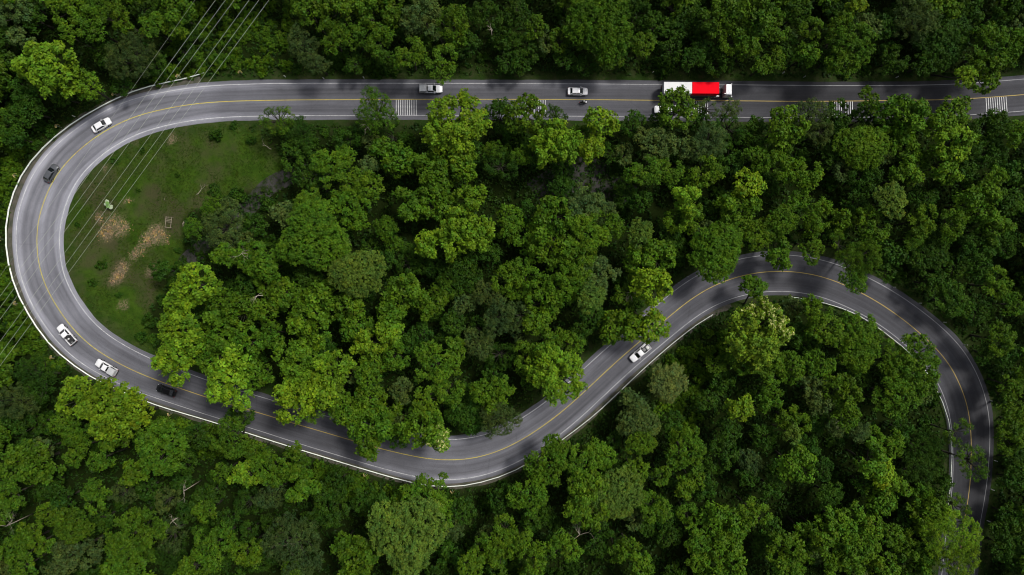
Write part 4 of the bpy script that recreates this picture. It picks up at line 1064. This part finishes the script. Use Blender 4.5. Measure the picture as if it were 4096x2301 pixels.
TREES = """
175 265 112 T b|515 220 95 G g|345 345 55 M m|460 65 60 M m|40 45 62 M g|250 20 70 M m|350 95 65 M m|690 30 75 T m|590 95 50 M m|690 95 50 M m|265 130 36 M m|15 150 50 M d|50 480 60 M d|115 440 55 M d
55 545 46 M d|480 340 42 M d|410 210 45 M d|120 60 55 M d|560 25 50 M d|90 360 60 M d|240 380 40 M d
1220 25 60 T m|1345 30 60 T m|1475 45 65 T m|1690 60 85 M g|1810 95 75 M m|1205 175 65 G g|1320 140 60 M m|1415 140 50 M m|1517 165 60 M m|1635 210 65 M m|1765 250 68 M m|1270 255 45 G g|1420 250 45 M d
1870 170 50 M d|1945 50 60 M d|2020 150 55 M d|2030 250 45 M d|1103 475 60 G m|1500 445 85 G m|1819 490 130 T b|2000 470 70 M d|1200 530 60 G d|1395 555 60 M d|1180 610 65 M d|1320 660 75 M m|1570 545 45 G d
1600 635 65 T m|1740 690 95 T m|1850 655 60 T m|2005 660 60 G d|1225 705 55 M d|1395 710 60 M m|1475 735 55 M m|1900 610 40 M d|1540 240 45 M d|1600 110 50 M d|1700 170 50 M d
2143 105 46 M m|2127 190 60 M d|2408 95 132 F m|2440 215 56 F m|2572 175 50 M m|2620 95 55 M d|2684 196 45 M d|2875 60 70 M m|3000 55 85 T m|2950 145 65 M m|3002 188 45 T m|2885 240 58 M d|2775 236 48 M d
2260 232 40 M d|2345 258 44 M d|2075 252 50 M d|2550 30 60 M d|2064 40 55 M d|2760 40 55 M d|2700 110 50 M d|2100 450 80 T m|2222 462 45 G d|2228 572 95 T b|2408 488 64 T b|2368 594 46 T b|2716 428 80 T m
2541 498 55 M d|2625 583 80 M g|2726 572 60 M g|2843 562 75 G g|2922 509 60 G d|2832 431 40 G g|2922 432 42 G g|3023 530 60 M d|2578 684 65 M m|2673 678 60 M m|2816 689 70 M m|2922 636 60 M d|3028 636 55 M m
3002 737 60 T b|2498 742 40 M d|2800 478 46 M d|2640 480 40 M d|2450 610 42 M d|2130 610 45 M d
3104 95 65 M m|3247 111 46 F m|3236 207 45 T m|3411 175 105 M m|3369 95 50 M m|3438 16 36 T b|3347 16 45 M d|3538 106 50 M d|3671 69 90 G g|3788 143 110 F d|3581 228 60 M d|3697 252 50 M d|3984 185 90 M m
4068 148 50 M m|3946 288 76 T m|3867 302 42 M b|4026 32 60 M d|3893 32 55 M d|3194 42 55 M d|3160 190 45 M d|3320 235 40 M d
3480 392 45 M m|3150 502 82 T m|3257 445 60 G g|3348 466 60 M d|3459 473 50 M d|3602 462 85 T m|3681 436 45 M m|3828 446 62 T m|3761 498 55 T m|3835 572 75 T b|3459 583 95 F m|3628 593 65 M m|3575 505 55 M d
3973 503 70 M d|4079 530 50 M m|3973 609 60 M d|4036 678 55 M d|3989 731 60 M m|3777 662 65 T m|3867 700 55 M d|3628 705 60 T m|3469 705 60 M d|3220 689 70 M m|3120 662 65 M m|3284 530 50 G g|3340 620 50 M d|3120 585 50 M d
890 905 92 G g|996 1032 70 T m|890 1018 45 T m|768 910 42 G m|768 1138 85 T b|705 1207 55 T b|874 1217 75 T m|705 1323 75 T b|705 1428 92 T b|848 1339 80 T m|848 1430 70 T m|954 1244 70 T m|980 1376 70 T m|912 1522 102 T b
980 1138 55 M d|130 1510 88 G d|300 1592 80 T b|430 1640 118 T b|520 1640 68 T b|640 1080 40 M d|1010 900 50 M d|1010 1500 60 T m
1247 947 135 F m|1405 830 80 M m|1543 915 48 F m|1427 1095 100 F b|1247 1265 105 T m|1607 1170 75 T m|1723 1207 60 T m|1840 1096 90 F d|1633 1053 55 G d|1713 1053 60 G d|1850 931 105 T b|1702 974 50 T b|1633 820 65 T m|1740 805 70 T m
1872 793 60 T m|2031 926 50 M m|2031 1111 60 M m|1951 1175 55 G g|2004 1270 75 G g|1914 1376 60 G g|2000 1424 60 G d|1395 1217 60 T m|1416 1302 65 T m|1475 1371 60 T b|1554 1254 50 T m|1549 1329 50 T b|1580 1419 60 M m|1485 1450 55 T m
1740 1456 85 M m|1824 1398 45 T m|1681 1334 45 M d|1183 1456 95 T m|1331 1472 70 T b|1056 1244 55 T m|1130 1180 60 T m|1056 1058 60 T m|1088 1339 50 M m|1236 1110 60 F d|1470 1503 55 M m|1810 1290 50 M d|1960 1010 45 M d|1545 1040 40 M d
1210 1590 108 T b|1241 1658 40 G m|1475 1613 65 T m|1384 1656 60 T m|1485 1709 80 T m|1469 1786 52 T m|1554 1640 55 T m|1686 1714 85 T m|1755 1762 46 T y|1591 1755 40 M d|1708 1598 60 M m|1861 1666 70 F d|1994 1682 75 G g|1607 1566 50 M g
1792 1566 60 M m|1925 1566 50 M m|2004 1545 50 M m|1330 1570 55 T m|1072 1873 75 M m|1172 1863 60 T m|1188 1942 65 T m|1082 1985 60 G g|1352 1931 60 M d|1320 2027 80 M d|1448 2000 50 M d|1708 1985 88 M m|1623 2143 150 F b|1755 2064 60 M m
1427 2239 80 T m|1368 2191 45 T m|1167 2191 118 G g|1093 2106 50 G d|1056 2223 65 G d|1162 2281 40 M m|1819 2117 45 G g|1850 2043 55 M d|2004 2000 55 M d|2020 2133 60 M m|1925 2207 60 M m|2004 2218 60 M m|1882 2271 55 M m|1617 2276 55 M m|1520 2030 50 M d|1250 2090 50 M d
48 1613 75 G g|95 1863 95 T m|160 1800 45 M g|291 1804 60 M m|392 1841 48 M m|244 1693 50 M m|636 1799 108 T m|530 1894 50 T m|927 1762 82 M m|954 1668 52 M d|980 1900 55 T b|880 1894 40 M m|996 2011 60 G d|731 1852 55 M d
32 1984 60 M m|244 2000 55 M d|376 1985 60 M m|488 1974 50 G g|578 1958 50 M d|662 2000 50 G g|811 2000 50 M d|816 2053 50 M m|281 2106 70 F m|525 2159 110 M m|503 2245 85 M m|673 2143 65 G g|742 2043 50 M d|678 2234 70 G d|843 2191 85 M m
980 2212 65 M m|763 2276 55 T m|291 2218 90 M g|127 2186 65 M m|48 2202 60 M m|80 2271 55 M m|400 2080 50 M d|900 2090 55 M d|180 1940 50 M d|440 1750 60 T m|780 1750 55 M d|130 1700 60 M d|1010 1800 40 M m|860 1960 45 M d
2234 1503 112 T b|2191 1852 85 M m|2223 1788 50 M m|2345 1852 85 M m|2366 2011 110 T m|2467 1984 105 F b|2419 1831 50 M m|2541 1894 55 M m|2117 1984 80 M m|2143 2064 65 M d|2080 2159 50 M m|2557 1688 75 F g|2567 1772 55 F m|2456 1762 32 F d
2678 1530 74 F p|2753 1810 80 M m|2737 1958 40 T m|2647 1905 40 F m|2620 2037 65 M m|2970 1640 50 T b|2838 1608 42 M d|2917 1730 50 M d|2891 1820 70 M d|3018 2053 60 M m|2885 2090 80 T m|2949 2117 55 T m|2790 2170 55 M m|2896 2186 70 T m
2907 2260 80 T m|2790 2239 50 M m|2260 2196 65 M m|2133 2239 65 M m|2520 2207 55 M m|2567 2281 50 T m|2387 2196 45 M d|2680 2150 50 M d|2830 1960 50 M d|2990 1900 50 M d|2700 1690 45 M d
2340 820 75 M g|2419 852 60 G g|2207 862 80 T m|2207 979 85 T m|2345 937 75 M m|2430 905 65 M m|2302 1032 80 M m|2260 1127 95 M m|2387 1096 80 M g|2366 1191 55 F b|2180 1217 75 T m|2112 952 70 M m|2101 1085 60 M m|2080 1270 60 G g|2143 1297 50 T m
2562 931 52 F b|2631 1021 75 T m|2557 1053 60 T m|2612 1140 78 T b|2509 1300 68 T m|2615 1310 62 T b|2451 1320 55 T m|2498 1180 42 M m|2742 873 70 M m|2758 799 55 T b|2960 830 75 T m|2700 900 60 M d|2870 1000 110 F m|3028 937 65 F m|2875 1062 58 F m
3020 1152 46 T m|3040 1330 128 T y|2990 1430 70 T m|3065 1440 70 T m|2180 1376 60 T m|2270 1376 60 M m|2101 1430 60 M m|2850 850 50 M d|2560 800 45 M d|2700 990 50 M d|2110 850 45 M d|2380 1270 50 M d|2330 1330 45 M d
3114 1005 60 T m|3130 883 60 F m|3284 857 60 M m|3204 809 50 M m|3257 1005 50 M m|3369 979 45 G m|3496 900 70 M m|3453 1032 78 G m|3422 1120 52 F m|3570 1016 55 T d|3549 1085 40 M d|3575 799 65 F b|3697 883 60 M m|3814 900 60 M m|3920 809 85 T m
4000 915 55 T m|3729 1005 80 F d|3920 979 75 M d|4026 979 50 M d|3734 1127 55 M d|3814 1201 75 M d|4000 1138 60 M m|4068 1217 50 M m|4015 1355 60 M m|4042 1413 50 M d|3946 1420 42 M d|3340 930 50 M d|3440 800 55 M d|3700 790 55 M d|3930 1080 55 M d|3930 1250 55 M d|4050 810 55 M d|3840 1070 55 M d
3273 1244 60 M m|3310 1323 65 M m|3443 1297 60 M m|3443 1403 80 F m|3506 1340 35 M m|3665 1455 115 M m|3591 1456 60 M m|3167 1472 60 M m|3284 1456 60 M m|3104 1482 60 M m|3093 1598 55 M m|3284 1576 75 M g|3369 1566 70 T m|3178 1682 60 M m
3173 1741 36 F b|3602 1587 80 M m|3533 1603 45 M m|3390 1672 55 M m|3443 1730 45 G g|3348 1709 45 G g|3194 1863 75 T m|3496 1852 65 T m|3533 1894 55 T b|3581 1958 55 T m|3326 1984 50 F d|3533 2010 60 T m|3708 1799 75 G d|3681 1878 70 G d
3745 1947 65 M d|3718 2010 65 M m|3840 1735 50 G m|3899 1852 66 G m|3830 2027 50 G m|3814 2143 108 G b|3734 2064 80 T m|3840 2250 80 G b|3379 2106 90 T m|3300 2143 60 T m|3485 2117 55 T m|3432 2202 90 T m|3363 2265 60 M m|3623 2170 60 M m
3575 2143 45 M m|3549 2276 55 T m|3681 2249 60 T m|3151 2212 75 T m|3167 2276 55 M m|4052 1550 55 M m|4015 1582 45 M d|4058 1640 45 M m|4052 1746 65 M m|4068 1842 50 M d|4068 1926 50 M d|4052 2064 55 M d|4052 2127 70 M d|4026 2196 55 M d|4068 2239 50 M d
3100 1960 50 M d|3440 1500 50 M d|3240 1780 50 M d|3620 1720 50 M d|3470 1940 45 M d|3640 2090 45 M d|3300 1880 45 M d|3060 1750 50 M d|3090 2120 45 M d|3210 1340 50 M d
"""
SPECIAL = {(1819, 490): 'large bright yellow-green big-leaved tree overhanging the top road beside the rumble bars', (175, 265): 'large bright yellow-green big-leaved tree alone among dark trees left of the wires',
           (2408, 95): 'very large dense round green tree above the top road and the white sedan', (3040, 1330): 'large tree with cream blossom overhanging the right bend',
           (2678, 1530): 'pale grey-green dense round tree standing alone below the diagonal road', (1623, 2143): 'very large pale green dense tree near the bottom centre',
           (1247, 947): 'very large dense round tree with a smooth crown inside the hairpin', (3480, 392): 'small round tree hanging over the near lane of the top road at right',
           (2716, 428): 'leafy tree covering the hidden white pickup beside the lorry', (912, 1522): 'bright yellow-green tree hanging over the lower road right of the black car',
           (430, 1640): 'large bright yellow-green tree touching the guardrail below the silver pickup', (3899, 1852): 'thin feathery tree reaching over the road at the lower right',
           (1500, 445): 'loose feathery tree reaching over the near lane left of the first rumble bars'}
tree_px = []
def pick(kind, rm, rng):
    lib = LIB[kind]; best = sorted(range(len(lib)), key=lambda k: abs(math.log(lib[k]['R'] / rm)) + rng.uniform(0, .10))
    return lib[best[0]]
trunk_n = 0
def make_trunk(base, top, r):
    d = top - base
    k = Vector((random.uniform(-.3, .3), random.uniform(-.3, .3), 0))
    return MB().tube([Vector((0, 0, -.3)), d * .08, d * .35 + k * .6, d * .7 + k, d], [r * 1.5, r * 1.1, r * .95, r * .8, r * .6], 8, cap=False).mesh('trunk', M['bark'], smooth='all')
rt = random.Random(5)
SIDE = {(3480, 392): -1, (2716, 428): -1, (1500, 445): -1, (2832, 431): -1, (2922, 432): -1, (3899, 1852): 1, (1469, 1786): -1, (1485, 1709): -1, (3422, 1120): -1, (1755, 1762): -1}
INV = []
for tok in TREES.replace('\n', '|').split('|'):
    if not tok.strip(): continue
    px, py, r, kind, c = tok.split(); INV.append((int(px), int(py), int(r), kind, c, 0))
# smaller trees filling the canopy between the ones picked out above
rf_ = random.Random(31); TPx = [(t[0], t[1], t[2]) for t in INV]
OPEN = [(2640, 1420, 2860, 1720), (1240, 1850, 1640, 2010), (600, 1650, 900, 1860), (760, 0, 1170, 300), (1430, 1010, 1640, 1040), (0, 540, 120, 950), (0, 1040, 260, 1480)]
tries = 0; nfill = 0
while tries < 6000 and nfill < 130:
    tries += 1
    px, py, r = rf_.uniform(-20, 4116), rf_.uniform(-20, 2321), rf_.uniform(36, 56)
    if any(x0 < px < x1 and y0 < py < y1 for x0, y0, x1, y1 in OPEN) or bool(pip(CLEARING, np.array([px]), np.array([py]))[0]): continue
    if any((px - a) ** 2 + (py - b) ** 2 < (c * .62 + r * .42) ** 2 for a, b, c in TPx): continue
    b0 = at(px, py, 6.5); d, i = road_dist([(b0.x, b0.y)]); i = int(i[0])
    bg0 = at(px, py); d0 = road_dist([(bg0.x, bg0.y)])[0]
    if min(d[0], d0[0]) < max(OFR[i], OFL[i]) + r / PPM * .8 + .6: continue
    TPx.append((px, py, r)); nfill += 1
    INV.append((round(px), round(py), round(r), rf_.choice('MMMFGT'), rf_.choice('ddmmg'), -2.0))
SZ = lambda r: 'small' if r < 50 else 'large' if r > 95 else 'broad' if r > 75 else 'medium'
LABELS = ranked_labels([(t[0], t[1], f'{SZ(t[2])} {CNAME[t[4]]}' + ('' if False else ' ' + KNAME[t[3]])) for t in INV], '')
LABELS = [' '.join(l.split()).replace(' ,', ',') for l in LABELS]
for tn, (px, py, r, kind, c, dzc) in enumerate(INV):
    zc = HGT[c] + (r - 70) * .022 + rt.uniform(-1, 1.2) + dzc
    if kind == 'G' and c == 'g': zc -= .5
    k = (CAM_H - zc) / CAM_H / PPM; rm = r * k * 1.06
    P = at(px, py, zc)
    lib = pick(kind, rm, rt); sc_ = rm / lib['R']
    zb = zc - lib['H'] * sc_ * .6             # crown base
    # trunk foot: below the crown, but kept off the carriageway
    foot = Vector((P.x, P.y, 0)); d, i = road_dist([(foot.x, foot.y)]); i = int(i[0])
    lim = max(OFR[i], OFL[i]) + 2.0
    if d[0] < lim:
        g0 = at(px, py)
        side = 1 if (g0.x - RC[i][0]) * NRM[i][0] + (g0.y - RC[i][1]) * NRM[i][1] > 0 else -1
        side = SIDE.get((px, py), side)
        q = RC[i] + NRM[i] * side * lim; foot = Vector((q[0], q[1], 0))
    foot.z = gz(foot.x, foot.y)
    root = empty(ONAME[kind], foot)
    tag(root, SPECIAL.get((px, py)) or LABELS[tn], 'tree', f'{KNAME[kind]}s of the forest')
    top = Vector((P.x, P.y, zb - lib['R'] * sc_ * .28 + .05)) - foot
    link('trunk', make_trunk(Vector((0, 0, 0)), top, .05 * rm + .06), root)
    rot = rt.uniform(0, 6.28); zsc = sc_ * rt.uniform(.9, 1.15)
    ofs = Vector((P.x, P.y, zb)) - foot
    link('branches', lib['branches'], root, ofs, (0, 0, rot), (sc_, sc_, sc_))
    cr_o = link('crown', lib['crown'], root, ofs, (0, 0, rot), (sc_, sc_, zsc))
    cb = COLOUR[c] if (kind, c) != ('F', 'b') else (.100, .166, .022); v = rt.uniform(.88, 1.14); h = rt.uniform(-.08, .08)
    zn = zone(px, py)      # shade over these outer stands is painted into their leaf colour
    if zn in ('above the top road', 'right of the right bend') or (zn == 'below the lower road' and px < 1500): v *= .84
    cr_o.color = (cb[0] * v * (1 + h), cb[1] * v, cb[2] * v * (1 - h), 1)
    tree_px.append((px, py, r))
    if c == 'y':
        rngb = np.random.RandomState(px); T_ = lib['tops']; sel = T_[rngb.rand(len(T_)) < (.5 if r > 100 else .35)]
        if r > 100: sel = sel[(sel[:, 0, 0] * math.cos(rot) - sel[:, 0, 1] * math.sin(rot)) * sc_ * .6 + (sel[:, 0, 0] * math.sin(rot) + sel[:, 0, 1] * math.cos(rot)) * sc_ > 2.0]
        if len(sel):
            V, F, col = rosettes(sel[:, 0] + np.array([0, 0, .12]), sel[:, 1], 'F', rngb)
            link('blossom', np_mesh('blossom', V, F, M['petal']), root, ofs, (0, 0, rot), (sc_, sc_, zsc))

# ------------------------------------------------------------------ bare and dying trees
def bare_tree(px, py, z, size, label, lean=(0, 0), depth=3):
    rng = random.Random(px * 3 + py); P = at(px, py, z); f = Vector((P.x, P.y, gz(P.x, P.y)))
    root = tag(empty('bare_tree', f), label, 'tree', 'bare trees')
    ft = Vector((lean[0], lean[1], z - f.z))
    MB().tube([(0, 0, -.3), ft * .5, ft], [.14, .10, .06], 7).build('trunk', M['dead_wood'], root, smooth='all')
    mb = MB()
    for k in range(4):
        a = rng.uniform(0, 6.28)
        branchy(mb, ft, Vector((math.cos(a) + lean[0] * .1, math.sin(a) + lean[1] * .1, .35)).normalized(), size * .8, .045, depth - 1, rng, .6)
    mb.build('branches', M['dead_wood'], root, smooth='all')
bare_tree(25, 2105, 8, 2.8, 'bare grey tree with pale branches at the lower left edge', (0, 0), 5)
bare_tree(968, 1012, 11, 1.7, 'pale bare branches rising above the crown right of the clearing')
bare_tree(735, 1965, 8.5, 1.7, 'forked bare tree over a dark gap at the lower left')
bare_tree(690, 2085, 9.5, 1.6, 'bare pale branches among grey-green crowns near the lower left')
bare_tree(1145, 2180, 10.5, 2.0, 'bare branch curving over the grey-green crown near the bottom')
bare_tree(2318, 2140, 8.5, 2.4, 'thin bare tree in the dark gap near the bottom centre')
bare_tree(1468, 508, 9.5, 1.2, 'grey bare branches beside the top road left of the rumble bars')
bare_tree(1030, 1183, 11.0, 1.2, 'white bare branch tips inside the hairpin below the clearing')
bare_tree(2520, 1172, 9.0, 1.4, 'bare twigs in the dark gap left of the diagonal road')
bare_tree(1965, 115, 9.0, .8, 'short pale bare branch above the top road at the centre')
bare_tree(3360, 1690, 9.5, 1.2, 'bare twigs over a grey-green crown inside the right bend')

# ------------------------------------------------------------------ shrubs in the gaps and on the scrub slopes
TP = np.array(tree_px, float)
SCRUB = [[(760, 0), (1160, 0), (1180, 120), (1160, 290), (820, 285), (720, 300), (620, 320), (560, 340), (600, 260), (700, 150)], [(0, 560), (90, 560), (60, 700), (20, 900), (0, 900)], [(0, 1050), (30, 1050), (110, 1270), (230, 1420), (240, 1490), (60, 1440), (0, 1420)],
         [(2700, 1420), (2830, 1320), (2900, 1300), (2920, 1480), (2820, 1560), (2780, 1700), (2700, 1760), (2600, 1620)], [(1250, 1850), (1480, 1920), (1640, 1960), (1520, 2100), (1280, 1960)], [(640, 1660), (900, 1730), (880, 1850), (650, 1720)]]
def in_scrub(px, py):
    return any(bool(pip(s, np.array([px]), np.array([py]))[0]) for s in SCRUB)
shr = []; rs = random.Random(21)
def road_px_clear(px, py, m):
    b = at(px, py, 1.2); d, i = road_dist([(b.x, b.y)]); i = int(i[0])
    return d[0] > max(OFR[i], OFL[i]) + m
tries = 0
while len(shr) < 285 and tries < 9000:
    tries += 1
    px, py = rs.uniform(-30, 4126), rs.uniform(-30, 2330); sc_in = in_scrub(px, py)
    if tries < 2600:
        s = SCRUB[tries % len(SCRUB)]; a_ = np.array(s); px = rs.uniform(a_[:, 0].min(), a_[:, 0].max()); py = rs.uniform(a_[:, 1].min(), a_[:, 1].max()); sc_in = in_scrub(px, py)
        if not sc_in: continue
    r = rs.uniform(20, 40)
    if bool(pip(CLEARING, np.array([px]), np.array([py]))[0]): continue
    if np.any(np.hypot(TP[:, 0] - px, TP[:, 1] - py) < TP[:, 2] * .80): continue
    if any(math.hypot(a - px, b - py) < (r + c) * .72 for a, b, c in shr): continue
    if not road_px_clear(px, py, r / PPM * .8 + 1.3): continue
    shr.append((px, py, r))
for px, py, r in [(640, 1440, 30), (560, 1350, 24), (590, 1290, 30), (390, 1060, 20), (850, 760, 26), (930, 770, 22), (640, 1200, 22), (560, 600, 14), (450, 640, 16), (860, 540, 24), (1000, 560, 20), (930, 500, 18), (300, 900, 12), (360, 1130, 16), (700, 700, 10), (540, 760, 10), (610, 1360, 26), (460, 1180, 14), (700, 1000, 16)]:
    shr.append((px, py, r))
SLAB = ranked_labels([(p[0], p[1], ('small' if p[2] < 30 else 'bushy') + (' green' if in_scrub(p[0], p[1]) else ' dark green')) for p in shr], 'shrub')
for sn, (px, py, r) in enumerate(shr):
    rm = r / PPM * 1.05; lib = pick('S', rm, rs); s = rm / lib['R']
    b = at(px, py, 1.0); z = gz(b.x, b.y)
    o = link('shrub', lib['crown'], None, (b.x, b.y, z - .1), (0, 0, rs.uniform(0, 6.28)), (s, s, s * rs.uniform(1.0, 1.6)))
    scr = in_scrub(px, py); cb = COLOUR['m'] if scr else COLOUR['d']; v = rs.uniform(.75, 1.15)
    o.color = (cb[0] * v, cb[1] * v, cb[2] * v, 1)
    lab = SLAB[sn]
    tag(o, lab, 'shrub', 'low shrubs of the forest edge and gaps')

# ------------------------------------------------------------------ undergrowth (uncountable)
ru = np.random.RandomState(4)
n = 80000
ux = ru.uniform(-150, 150, n); uy = ru.uniform(-95, 95, n)
ud, ui = road_dist(np.stack([ux, uy], 1))
ok = (ud > np.maximum(OFR[ui], OFL[ui]) + 1.9) & ~pip(CLEAR_W, ux, uy)
ux, uy, ud = ux[ok], uy[ok], ud[ok]
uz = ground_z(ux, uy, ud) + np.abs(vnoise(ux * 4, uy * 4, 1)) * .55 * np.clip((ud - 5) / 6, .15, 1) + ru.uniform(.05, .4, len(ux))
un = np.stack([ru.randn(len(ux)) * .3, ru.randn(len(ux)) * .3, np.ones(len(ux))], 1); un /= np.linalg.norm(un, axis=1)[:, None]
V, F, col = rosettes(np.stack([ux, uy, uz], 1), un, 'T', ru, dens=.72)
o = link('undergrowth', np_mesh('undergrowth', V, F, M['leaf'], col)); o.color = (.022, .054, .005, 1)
tag(o, 'dark leafy undergrowth covering the forest floor', 'undergrowth', kind='stuff')

# grass of the clearing and verges
n = 60000
x0, x1 = CLEAR_W[0][0], 0
gx_ = np.concatenate([ru.uniform(-106, -50, 34000), ru.uniform(-150, 150, n)]); gy_ = np.concatenate([ru.uniform(-18, 42, 34000), ru.uniform(-95, 95, n)])
gd_, gi_ = road_dist(np.stack([gx_, gy_], 1))
edge = np.maximum(OFR[gi_], OFL[gi_])
ok = (gd_ > edge + 1.25) & (pip(CLEAR_W, gx_, gy_) | (gd_ < edge + 4.5))
gx_, gy_, gd_ = gx_[ok], gy_[ok], gd_[ok]
keep = np.ones(len(gx_), bool)
for px, py, r in PATCHES:
    q = at(px, py); keep &= ~((np.hypot(gx_ - q.x, gy_ - q.y) < r / PPM * .85) & (ru.rand(len(gx_)) < .8))
keep &= (vnoise(gx_ * 3, gy_ * 3, 2) > ru.uniform(-1.2, .6, len(gx_)))
gx_, gy_, gd_ = gx_[keep], gy_[keep], gd_[keep]
m = len(gx_); base = np.stack([gx_, gy_, ground_z(gx_, gy_, gd_)], 1); V = []; F = []
for k in range(3):
    a = ru.rand(m) * 6.28; ln = ru.uniform(.12, .34, m); w = ru.uniform(.05, .10, m)
    t = np.stack([np.cos(a), np.sin(a), np.zeros(m)], 1); s = np.stack([-np.sin(a), np.cos(a), np.zeros(m)], 1)
    V.append(np.stack([base - s * w[:, None], base + s * w[:, None], base + t * (ln * .8)[:, None] + np.array([0, 0, 1]) * (ln * .8)[:, None]], 1).reshape(-1, 3))
V = np.concatenate(V); q = np.arange(len(V) // 3) * 3; F = np.stack([q, q + 1, q + 2], 1)
lv = np.repeat(ru.uniform(.6, 1.4, (len(q), 1)) * np.array([1, 1, 1]), 3, axis=0); lv[:, 0] *= np.repeat(ru.uniform(.85, 1.35, len(q)), 3)
o = link('grass', np_mesh('grass', V, F, M['leaf'], lv)); o.color = (.046, .086, .008, 1)
tag(o, 'short grass of the clearing and the road verges', 'grass', kind='stuff')

# dry leaves and straw on the bare patches
P_ = []; C_ = []
for px, py, r in PATCHES[:13]:
    k = int(r * r * .10); a = ru.rand(k) * 6.28; rr = np.abs(ru.randn(k)) * .45 * r; q = np.stack([px + np.cos(a) * rr, py + np.sin(a) * rr * .75], 1); P_.append(q)
P_ = np.concatenate(P_); P_ = P_[vnoise(P_[:, 0] * .9, P_[:, 1] * .9, 5) > -.35]
W_ = np.stack([(P_[:, 0] - CX) / PPM, -(P_[:, 1] - CY) / PPM], 1); m = len(W_)
z = ground_z(W_[:, 0], W_[:, 1]) + ru.uniform(.03, .12, m)
a = ru.rand(m) * 6.28; L_ = ru.uniform(.10, .26, m); w_ = L_ * .5
t = np.stack([np.cos(a), np.sin(a), ru.randn(m) * .2], 1); s = np.stack([-np.sin(a), np.cos(a), ru.randn(m) * .2], 1); b = np.stack([W_[:, 0], W_[:, 1], z], 1)
V = np.stack([b - t * L_[:, None], b - s * w_[:, None], b + t * L_[:, None], b + s * w_[:, None]], 1).reshape(-1, 3); q = np.arange(m) * 4
lv = np.repeat(ru.uniform(.4, 1.35, (m, 1)) * np.stack([np.ones(m), ru.uniform(.75, 1.05, m), ru.uniform(.5, 1.1, m)], 1), 4, axis=0)
o = link('dry_leaves', np_mesh('dry_leaves', V, np.stack([q, q + 1, q + 2, q + 3], 1), M['leaf'], lv)); o.color = (.40, .29, .16, 1)
tag(o, 'tan dry leaves lying in patches on the clearing', 'dry leaves', kind='stuff')

# ------------------------------------------------------------------ forest going on beyond the picture's edges (reads as one mass)
def mesh_arrays(me):
    v = np.empty(len(me.vertices) * 3, np.float32); me.vertices.foreach_get('co', v)
    f = np.empty(len(me.loops), np.int32); me.loops.foreach_get('vertex_index', f)
    c = np.empty(len(me.vertices) * 4, np.float32); me.color_attributes['tint'].data.foreach_get('color', c)
    return v.reshape(-1, 3), f.reshape(-1, 4), c.reshape(-1, 4)[:, :3]
src = [mesh_arrays(LIB['T'][k]['crown']) for k in (2, 3, 4)]
Vs, Fs, Cs = [], [], []; nv = 0; far = []
for _ in range(4000):
    x, y = ru.uniform(-150, 150), ru.uniform(-96, 96)
    px_, py_ = x * PPM * 1.08 + CX, -y * PPM * 1.08 + CY
    if -70 < px_ < 4166 and -70 < py_ < 2371: continue
    d, i = road_dist([(x, y)])
    if d[0] < 10 or any(math.hypot(x - a, y - b) < 5.6 for a, b in far): continue
    far.append((x, y))
for x, y in far:
    v, f, c = src[ru.randint(3)]; a = ru.rand() * 6.28; s = ru.uniform(.9, 1.3)
    rv = np.stack([v[:, 0] * math.cos(a) - v[:, 1] * math.sin(a), v[:, 0] * math.sin(a) + v[:, 1] * math.cos(a), v[:, 2]], 1) * s + (x, y, ru.uniform(4.5, 9))
    Vs.append(rv); Fs.append(f + nv); Cs.append(c * ru.uniform(.7, 1.2)); nv += len(v)
o = link('surrounding_forest', np_mesh('surrounding_forest', np.concatenate(Vs), np.concatenate(Fs), M['leaf'], np.concatenate(Cs))); o.color = (*COLOUR['m'], 1)
tag(o, 'green forest canopy going on around the valley', 'forest', kind='stuff')
